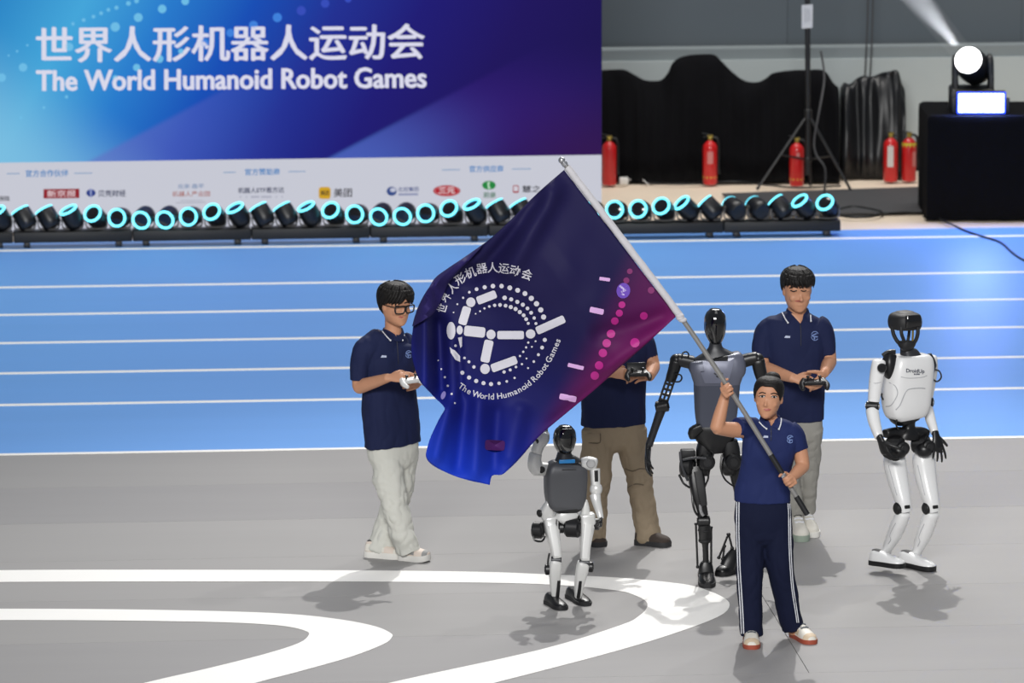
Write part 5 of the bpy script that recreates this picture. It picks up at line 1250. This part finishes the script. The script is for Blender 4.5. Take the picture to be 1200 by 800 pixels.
        part('front_plate', mat('plate_light', (222, 222, 220), rough=.35, metal=.2), th, F, [(pts[1][0] + 1, y + 2, (5, 1.6), .05), (pts[3][0] + .5, pts[3][1], (4.2, 1.4), .07), (pts[4][0], pts[4][1] - 2, (3.6, 1.2), .075)], sd, 4)
    drum('knee_joint', M_rneck, t, F, 652, 656, .05, RGT, 4.6, 12); drum('knee_joint', M_rneck, t, F, 684.8, 659, .05, RGT, 4.6, 12)
    drum('knee_motor', M_rblack, t, F, 642.5, 667, .02, RGT, 6.6, 8, M_rmatte); drum('knee_motor', M_rblack, t, F, 692.3, 664, .02, RGT, 6.4, 6, M_rmatte)
    wire('leg_cable', t, F, [(642, 662), (642.5, 655), (644, 648)], .006); wire('hip_cable', t, F, [(625, 628, .05), (627, 633, .06), (635, 634, .05), (639, 628, .04)], .006)
    for pts, st_ in (([(651.5, 657, (6.6, 6), .05), (650.5, 668, (7, 6.6), .04), (650.2, 684, (5.8, 5.6), .02), (651, 702, (4.2, 4.4), .0)], [(655, 680, .05), (654, 692, .04), (652.5, 704, .025)]), ([(683.8, 659, (7, 6), .05), (682, 668, (7.2, 6.6), .04), (679, 684, (5.8, 5.6), .02), (677.5, 699, (4.2, 4.4), .0)], [(680, 680, .05), (679, 690, .04), (677.5, 700, .025)])):
        sh = part('shin', M_silverw, t, F, pts, sd, 3.2, (2, 1)); part('inset_strip', M_rblack, sh, F, [(x, y, (2.0, 2.2), d) for (x, y, d) in st_], sd, 3)
    shoe(F, (643, 706), (660, 715), .045, M_rblack, M_rmatte, t, .055, sole_t=.022); shoe(F, (668, 699), (688, 710), .045, M_rblack, M_rmatte, t, .055, sole_t=.022)
robot_small()

# ---- tall black robot with a slate chest, behind the woman
def robot_tall():
    F = Fig(836, 681); yaw = 4; sd, fw, _ = axes(yaw)
    t = thing('humanoid_robot', F.base, 'tall black humanoid robot with slate grey chest behind the woman', 'robot')
    part('head', M_gloss, t, F, [(838.5, 363.5, (7.5, 9)), (838.3, 368, (11.4, 13)), (838, 376, (13, 15)), (838, 385, (12.8, 14.5)), (838.3, 394, (10.5, 12)), (838.5, 401, (7, 8.5))], sd, 2.2, ends=(2.5, 3))
    part('neck', M_rneck, t, F, [(838.5, 399, (6.8, 7)), (838.5, 407, (8.5, 8)), (839, 413, (17, 10)), (839.5, 419, (29, 12)), (840, 422, (31, 13))], sd, 2.6)
    ch = part('torso', M_chest, t, F, [(839.5, 417, (27, 11)), (840, 421, (32, 15)), (840.3, 432, (33.5, 17.5)), (840, 440, (30, 18)), (840, 449, (27, 17))], sd, 5)
    lo = part('abdomen', M_chest2, t, F, [(840, 447, (27, 16.6)), (839.5, 465, (26, 15.6)), (839, 485, (24.5, 14)), (839, 498, (22.5, 12.5))], sd, 5)
    bv = bvh_of(ch, lo)
    patch(bv, 'chest_plate', mat('robot_chest_plate', (116, 119, 136), rough=.4, metal=.2), [(818, 419.5), (861, 419), (857, 436), (853, 449), (826, 449), (821, 436)], ch, .008, 4)
    patch(bv, 'chest_slot', M_rblack, bar(843.5, 419.6, 19, 6, -2), ch, .014, 2)
    for (x, y) in ((838, 438), (840.5, 441), (846, 437.5)): patch(bv, 'chest_mark', M_rneck, bar(x, y, 3, 1.6, 40), ch, .013, 1)
    part('waist', M_rblack, t, F, [(838.5, 497, (21, 12)), (838, 503, (26, 13)), (838, 512, (24, 12)), (838.5, 522, (17, 11)), (839, 530, (12, 9))], sd, 3)
    part('waist_flap', M_rblack, t, F, [(822, 500, (5, 5), .05), (813, 506, (7, 5), .05), (812, 513, (4, 4), .04)], sd, 3)
    # its right arm with a perforated upper arm
    part('shoulder', M_rblack, t, F, [(812, 425, 8), (803, 423, 7.6), (794, 421.5, 7.4)], None, 2.6, (1, 2)); orb('shoulder_cap', M_rblack, t, F, 792.5, 421.5, .0, (7.5, 7.5, 7))
    ua = part('upper_arm', M_rblack, t, F, [(792.5, 423, 7.6), (790, 432, 7), (786.5, 443, 6.4), (785.5, 447, 5.6)], None, 2.6, (2, 0))
    for dx in (-4.6, 0, 4.6): part('arm_rail', M_rblack, ua, F, [(785.6 + dx, 445.5 + dx * .25, 1.3), (776.8 + dx, 471 + dx * .25, 1.3)], None, 4, seg=8, sub=1)
    for k in (.18, .42, .66, .9): part('arm_rung', M_rblack, ua, F, [(785.6 - 8.8 * k - 5, 445.5 + 25.5 * k - 1.4, 1.5), (785.6 - 8.8 * k + 5, 445.5 + 25.5 * k + 1.4, 1.5)], None, 4, seg=8, sub=1)
    drum('elbow', M_rblack, t, F, 776, 476, 0, RGT * .95 + UPV * .2, 7.2, 15, M_rmatte)
    part('forearm', M_rneck, t, F, [(774.5, 481, 5.6), (770, 494, 4.9), (764.5, 510, 4.5), (760.5, 522, 4.3)], None, 2.2)
    g = MB(); hand(g, F.P(760, 523, 0), -UPV * 1 - RGT * .08, TOW * .3 + RGT, TOW + RGT * .6, (10, 18, 14), 1.0, 8, .12); g.build('hand', M_rblack, t, voxel=.005, smooth=2)
    wire('arm_cable', t, F, [(799, 420, .04), (800, 414, .04), (804, 412, .03), (807, 415, .03), (806, 420, .03)], .005); wire('arm_cable', t, F, [(790, 438, .04), (797, 439, .05), (799, 443, .05), (796, 447, .05), (788, 447, .04)], .005)
    # its left arm, mostly behind the woman's head
    part('shoulder', M_rblack, t, F, [(868, 424, 8), (878, 421, 7.6), (887, 419.5, 7.6)], None, 2.6, (1, 2)); orb('shoulder_cap', M_rblack, t, F, 888, 420.5, .0, (7.5, 7.5, 7))
    part('upper_arm', M_rblack, t, F, [(888, 422, 8), (891, 436, 7.6), (896, 452, 6.5), (899, 466, 6)], None, 2.6, (2, 0)); drum('elbow', M_rblack, t, F, 900, 472, 0, RGT, 7.2, 15, M_rmatte)
    part('forearm', M_rneck, t, F, [(901, 478, 5.6), (904, 500, 4.8), (906, 520, 4.3)]); g = MB(); hand(g, F.P(906, 521, 0), -UPV, -RGT + TOW * .3, TOW, (14, 20, 16), 1.0, 8, .1); g.build('hand', M_rblack, t, voxel=.005, smooth=2)
    # legs: motors, struts, push rods
    for (x, y, kx) in ((826, 0, 1), (857, 0, -1)):
        part('hip_link', M_rblack, t, F, [(x + 2 * kx, 516, (9, 9)), (x, 530, (10.5, 10)), (x - 1, 545, (8.5, 9)), (x - 2, 556, (7, 8))], sd, 3.2)
        drum('hip_motor', M_rblack, t, F, x + 2, 541, .06, TOW * .9 + RGT * .2, 9.5, 12, M_rmatte)
    drum('hip_motor', M_rblack, t, F, 806, 546, .0, RGT + TOW * .3, 13.5, 15, M_rmatte); g = MB(); g.box(F.P(806, 531, .02), (17 * F.s, 16 * F.s, 9 * F.s), Matrix((sd, fw, UPV)).transposed(), bevel=.01); g.build('motor_housing', M_rmatte, t)
    part('motor_strut', M_rneck, t, F, [(797, 529, 1.6, .06), (799, 545, 1.6, .07), (806, 563, 1.6, .06)], None, 3, seg=8); part('motor_strut', M_rneck, t, F, [(800, 538.5, 1.6, .085), (815, 536, 1.6, .09), (828, 537, 1.6, .1)], None, 3, seg=8)
    drum('hip_motor', M_rblack, t, F, 855, 545, .02, RGT + TOW * .3, 12.5, 14, M_rmatte); drum('hip_motor', M_rblack, t, F, 866, 541, .0, RGT, 10, 10, M_rmatte)
    wire('hip_cable', t, F, [(833, 528, .1), (836, 531, .1), (834, 537, .1)], .006); wire('hip_cable', t, F, [(796, 556, .05), (801, 566, .08), (808, 571, .07)], .007); wire('hip_cable', t, F, [(846, 532, .08), (844.5, 548, .1), (850, 562, .1), (862, 571, .05)], .0055); wire('hip_cable', t, F, [(826, 570, .09), (830, 560, .1), (829, 552, .1)], .006)
    part('thigh', M_rblack, t, F, [(815, 547, (9, 8)), (816.5, 562, (9.6, 8.5), .02), (818.5, 578, (8.5, 8), .04), (821.5, 592, (6.6, 7), .05), (824, 603, (6, 6.5), .05)], sd, 4)
    part('thigh_plate', M_rmatte, t, F, [(818, 552, (5, 2), .06), (822, 575, (5, 2), .09), (825, 592, (4, 2), .09)], sd, 4); part('knee_linkage', mat('grey_metal', (150, 150, 152), rough=.35, metal=.6), t, F, [(820.5, 591, 1.8, .09), (821.5, 599, 2, .09), (824.5, 604, 1.8, .09)], None, 3, seg=8)
    wire('leg_cable', t, F, [(811, 578, .06), (812, 590, .08), (815, 600, .08), (820, 606, .07)], .007)
    drum('knee', M_rblack, t, F, 824.5, 610, .05, RGT, 6.6, 14, M_rmatte)
    part('shin', M_rblack, t, F, [(825, 614, (7, 6.5), .04), (826, 624, (7.4, 6.5), .03), (826, 632, (6.6, 6), .02), (826.5, 638, (3.8, 4), .02), (827, 652, (3.4, 3.6), .01), (827, 662, (3.6, 4), .0)], sd, 2.8); drum('shin_collar', M_rmatte, t, F, 826, 633, .02, UPV, 7.6, 5); drum('shin_collar', M_rmatte, t, F, 825.5, 621, .03, UPV, 8, 4)
    for (a, b_) in (((815.5, 614, .04), (817.5, 664, .03)), ((833.5, 618, .02), (833.5, 664, .0))):
        g = MB(); p, q = F.P(*a), F.P(*b_); g.cyl(p, q, 1.3 * F.s, seg=10); g.ball(p, 2.0 * F.s); g.ball(q, 2.0 * F.s); g.build('push_rod', M_rblack, t)
    part('ankle', M_rblack, t, F, [(827, 658, (5, 5)), (827, 663, (8, 6.5)), (827.5, 671, (9, 8))], sd, 3); shoe(F, (827, 672), (829, 689), .052, M_rblack, M_rmatte, t, .075, sole_t=.025)
    part('thigh', M_rblack, t, F, [(862, 548, (9, 8), -.02), (868, 575, (8, 8), -.04), (871, 600, (6, 6.5), -.06)], sd, 4); drum('knee', M_rblack, t, F, 871, 607, -.06, RGT, 6.6, 14, M_rmatte)
    part('shin', M_rblack, t, F, [(871, 612, (7, 6.5), -.06), (869, 632, (5, 5), -.1), (863, 655, (4, 4), -.1)], sd, 2.8)
    for (a, b_) in (((853.5, 626, -.06), (842.5, 653, -.06)), ((854, 626, -.06), (858, 642, -.06)), ((849, 640, -.06), (847, 655, -.05))):
        g = MB(); p, q = F.P(*a), F.P(*b_); g.cyl(p, q, 1.3 * F.s, seg=10); g.ball(p, 2.2 * F.s); g.ball(q, 2.2 * F.s); g.build('push_rod', M_rblack, t)
    part('ankle', M_rblack, t, F, [(861, 645, (5, 5), -.08), (856, 655, (8, 7), -.06), (852, 664, (9, 8), -.05)], sd, 3); shoe(F, (868, 668), (842, 675), .05, M_rblack, M_rmatte, t, .08, sole_t=.025)
robot_tall()

# ---- white robot hopping at the right
def robot_white():
    F = Fig(1062, 667); yaw = 30; sd, fw, _ = axes(yaw)
    t = thing('humanoid_robot', F.base, 'white shelled humanoid robot with open black frame head at the right', 'robot')
    hc = part('head_cap', M_rmatte, t, F, [(1060.5, 365.5, (10, 11)), (1060.5, 368.5, (16, 17)), (1060.5, 375, (18, 19)), (1060.5, 381, (17.6, 18.6)), (1060.5, 384.5, (16.4, 17.4))], sd, 2.8, ends=(1.5, 0))
    part('visor', M_gloss, hc, F, [(1070, 369.5, (9.5, 3), .085), (1070.5, 376, (10.5, 3), .092), (1070.5, 382, (10, 3), .088)], sd, 4.5)
    for pts, r in (([(1045.5, 382, .03), (1047, 391, .03), (1051, 399, .03), (1056, 404, .03)], 2.3), ([(1056, 383, .09), (1056.5, 391, .095), (1059, 398, .08), (1061, 403, .07)], 2.1), ([(1075.5, 382, .06), (1075.5, 391, .06), (1073, 399, .05), (1069, 404, .04)], 2.3), ([(1066, 383, -.06), (1065, 393, -.06), (1063, 403, -.04)], 1.8)):
        part('head_pillar', M_rmatte, t, F, [(x, y, r, d) for (x, y, d) in pts], None, 2.5, seg=10)
    part('sensor_rod', mat('brass', (150, 130, 60)), t, F, [(1070, 383, 1.2, .07), (1069.5, 399, 1.2, .06)], None, 2, seg=8, sub=1)
    part('chin', M_rmatte, t, F, [(1062.5, 399.5, (9.5, 9), .03), (1062.5, 403, (10, 9), .03), (1062.5, 407, (7.5, 7), .02)], sd, 3)
    part('neck', M_rneck, t, F, [(1062, 404, (6.5, 6.5)), (1063, 410, (8, 8)), (1065, 415, (12, 10)), (1066.5, 421, (15, 11))], sd, 2.5)
    to = part('torso', M_rwhite, t, F, [(1068, 415.5, (20, 12)), (1067.8, 418, (25, 15.5)), (1066.5, 428, (27.5, 18.5)), (1063.5, 444, (29, 20)), (1062, 462, (28.5, 19.5)), (1062.5, 477, (27, 18)), (1063.5, 485, (24, 16)), (1064, 490, (19, 13))], sd, 4.2, ends=(0, 1.5))
    bv = bvh_of(to)
    stroke(bv, 'panel_seam', M_line, [(1050, 480), (1055, 474), (1059, 464), (1063, 457), (1070, 455), (1079, 454.5), (1084, 455)], .0035, to, .001); stroke(bv, 'panel_seam', M_line, [(1038, 476), (1044, 475), (1049, 468), (1052, 460), (1049, 452), (1042, 448)], .003, to, .001); stroke(bv, 'panel_seam', M_line, [(1056, 441.5), (1066, 443), (1080, 442), (1086, 440)], .0025, to, .001)
    g = MB(); put_text(g, 'DroidUp', 1062, 431.8, 1083.5, 437.6, lambda x, y: stick(bv, x, y, .004), .02, .04); g.build('chest_lettering', mat('dark_lettering', (52, 58, 76)), to)
    for x in (1072, 1074.6, 1076.8): patch(bv, 'chest_lettering', mat('dark_lettering', (52, 58, 76)), bar(x, 438.3, 1.7, 1.8, 3), to, .004, 1)
    part('shoulder_frame', M_rblack, t, F, [(1043, 416, (6, 7), .06), (1043, 424, (8.5, 9), .07), (1043, 434, (8, 9), .07), (1044, 443, (5, 6), .06)], sd, 3.2); part('shoulder_frame', M_rblack, t, F, [(1086, 416, (5, 6), -.08), (1090, 426, (6, 7), -.08), (1090, 436, (4, 5), -.08)], sd, 3)
    part('shoulder_frame', M_rblack, t, F, [(1035, 417, 3, .02), (1041, 413, 3, .01), (1049, 412, 3, 0)], None, 3)
    # arms
    for (sh, up, el, fo, wr, knob) in (((1029.5, 428, .12), [(1030, 424, 8, .12), (1028.5, 434, 8.6, .12), (1026, 450, 8, .13), (1024, 470, 7, .14)], (1022.5, 475.5, .15), [(1022, 480, 7.4, .15), (1024.5, 494, 7, .19), (1030, 512, 5.2, .25)], (1031, 514, .26), (1033.5, 431, .185)),
                                      ((1091, 422, -.16), [(1091.5, 419, 6.6, -.16), (1092, 430, 7, -.16), (1090, 448, 6.6, -.15), (1087.5, 466, 5.8, -.14)], (1086.5, 471, -.13), [(1086.5, 476, 6.4, -.13), (1090, 490, 6, -.08), (1095.5, 507, 4.6, -.02)], (1096.5, 510, -.01), (1092, 428, -.09))):
        a = part('upper_arm', M_rwhite, t, F, up, None, 2.3, (3.5, 1)); drum('shoulder_joint', M_rblack, t, F, knob[0], knob[1], knob[2], TOW + RGT * .3, 5.4, 5)
        b_ = bvh_of(a); x, y = up[2][:2]; stroke(b_, 'panel_seam', M_line, [(x - 6.5, y - 3), (x, y - 1), (x + 6.5, y - 2.5)], .0025, a, .001)
        drum('elbow', M_rblack, t, F, el[0], el[1], el[2], RGT + TOW * .2, 5.6, 15, M_silver)
        part('forearm', M_rwhite, t, F, fo, None, 2.3, (2, 1))
    g = MB(); hand(g, F.P(1031.5, 514, .26), -UPV + RGT * .38 + TOW * .1, RGT * .8 + FWH * .5, TOW + RGT * .5, (20, 32, 26), 1.05, 12, .06); g.build('hand', M_rblack, t, voxel=.005, smooth=2)
    g = MB(); hand(g, F.P(1096.5, 509, -.01), -UPV + RGT * .22 + TOW * .2, FWH * .5 - RGT * .3, RGT + UPV * .2, (6, 12, 10), .95, 4, .16); g.build('hand', M_rblack, t, voxel=.005, smooth=2)
    wire('arm_cable', t, F, [(1092, 443, -.1), (1098, 447, -.1), (1103, 442, -.1), (1101, 435, -.1), (1096, 433, -.1)], .005); wire('arm_cable', t, F, [(1036, 458, .0), (1033, 463, .05), (1035, 468, .08)], .005)
    # waist, hips
    part('belly_guard', M_rblack, t, F, [(1062, 482, (24, 16)), (1063, 489, (20, 14)), (1064.5, 495, (13, 10))], sd, 3); part('waist', M_rblack, t, F, [(1064.5, 493, (8, 8)), (1065, 500, (7, 7)), (1065, 506, (13, 10)), (1064, 513, (15, 11))], sd, 2.8)
    part('pelvis', M_rblack, t, F, [(1038, 508, (5, 6), .08), (1050, 507, (6.5, 7), .03), (1066, 508, (8, 8), 0), (1080, 507, (7, 7), -.04), (1086, 508, (5, 5), -.06)], UPV, 3, (2, 2))
    wire('waist_cable', t, F, [(1052, 489, .1), (1050, 497, .1), (1053, 503, .1)], .005)
    for (x, y, d) in ((1049, 522, .08), (1079, 520, -.03)):
        drum('hip_motor', M_rblack, t, F, x, y, d, RGT + TOW * .4, 11, 19, M_rmatte); orb('hip_housing', M_rblack, t, F, x + 4, y + 7, d + .05, (10, 9, 9)); drum('hip_motor', M_rblack, t, F, x + 8, y + 3, d + .05, TOW + RGT * .5, 8, 12, M_rmatte)
    for (thp, kn, shp) in (([(1047.5, 533, (11, 10), .07), (1048.3, 540, (12.4, 12), .07), (1051, 556, (11.8, 12), .09), (1055.5, 575, (10, 10), .13), (1059, 590, (8.2, 8.6), .16), (1060, 598, (7.6, 7.8), .16)], (1052.5, 595.5, .17), [(1059, 600, (7.6, 8), .16), (1054.5, 611, (8.6, 9), .13), (1048, 626, (8, 8.4), .08), (1041, 640, (6, 6.2), .03), (1037.5, 650, (5, 5), .0)]),
                           ([(1081.5, 531, (11, 10), -.05), (1082.5, 539, (12.8, 12), -.05), (1084.5, 556, (12, 12), -.03), (1088.5, 575, (10.2, 10), .01), (1092, 590, (8.4, 8.6), .04), (1093, 598, (7.8, 7.8), .04)], (1086, 595.5, .05), [(1092.5, 600, (7.8, 8), .04), (1088, 612, (8.8, 9), .01), (1082, 628, (8.2, 8.4), -.03), (1075.5, 643, (6, 6.2), -.08), (1072.5, 653, (5, 5), -.1)])):
        th = part('thigh', M_rwhite, t, F, thp, sd, 2.6, (2, 1)); b_ = bvh_of(th)
        stroke(b_, 'panel_seam', M_line, [(thp[1][0] - 7, 545), (thp[2][0] - 5, 562), (thp[3][0] - 4.5, 580)], .0025, th, .001)
        patch(b_, 'knee_slot', M_rblack, bar(thp[4][0] + 4.2, 593.8, 6.5, 4, -6), th, .005, 2)
        drum('knee_disc', M_rblack, t, F, kn[0], kn[1], kn[2] - .0, -sd, 7.2, 7, M_rmatte)
        sh = part('shin', M_rwhite, t, F, shp, sd, 2.4, (2, 1)); b_ = bvh_of(sh)
        stroke(b_, 'panel_seam', M_line, [(shp[1][0] - 5, shp[1][1] + 2), (shp[2][0] - 5, shp[2][1]), (shp[2][0] - 4, shp[2][1] + 6), (shp[3][0], shp[3][1] - 3)], .003, sh, .001)
        part('ankle', M_rblack, t, F, [(shp[4][0], shp[4][1] - 3, 5.2, shp[4][3]), (shp[4][0] + 1, shp[4][1] + 4, 6, shp[4][3] + .01)], None, 2, (0, 2))
    shoe(F, (1021, 669), (1059, 674), .05, M_rwhite, M_rblack, t, .075, lift=.045, sole_t=.03); shoe(F, (1056, 662), (1094, 670), .05, M_rwhite, M_rblack, t, .075, lift=.004, sole_t=.03)
robot_white()
# ------------------------------------------------------------------ haze in the lamp's beam
ob = thing('light_beam', hc, 'pale shaft of light in the haze above the beam lamp', 'light beam')
bd = (on_y(1064, -26, hc.y + .1) - on_y(1133, 58, hc.y)).normalized()
g = MB(); c0 = hc + bd * .145
g.tube([c0, c0 + bd * 1.6], [.09, .15], seg=24, sub=1)
mv = bpy.data.materials.new('haze'); mv.use_nodes = True; nt = mv.node_tree; nt.nodes.clear()
vs_ = nt.nodes.new('ShaderNodeVolumeScatter'); vo = nt.nodes.new('ShaderNodeOutputMaterial'); vs_.inputs['Color'].default_value = (.95, .96, 1, 1); vs_.inputs['Density'].default_value = .55
nt.links.new(vs_.outputs[0], vo.inputs['Volume'])
g.build('haze_shaft', mv, ob)
lamp('beam_source', 'SPOT', hc + bd * .16, 190, (.92, .95, 1), hc + bd * 3, spot_size=R(24), spot_blend=.6, shadow_soft_size=.03)
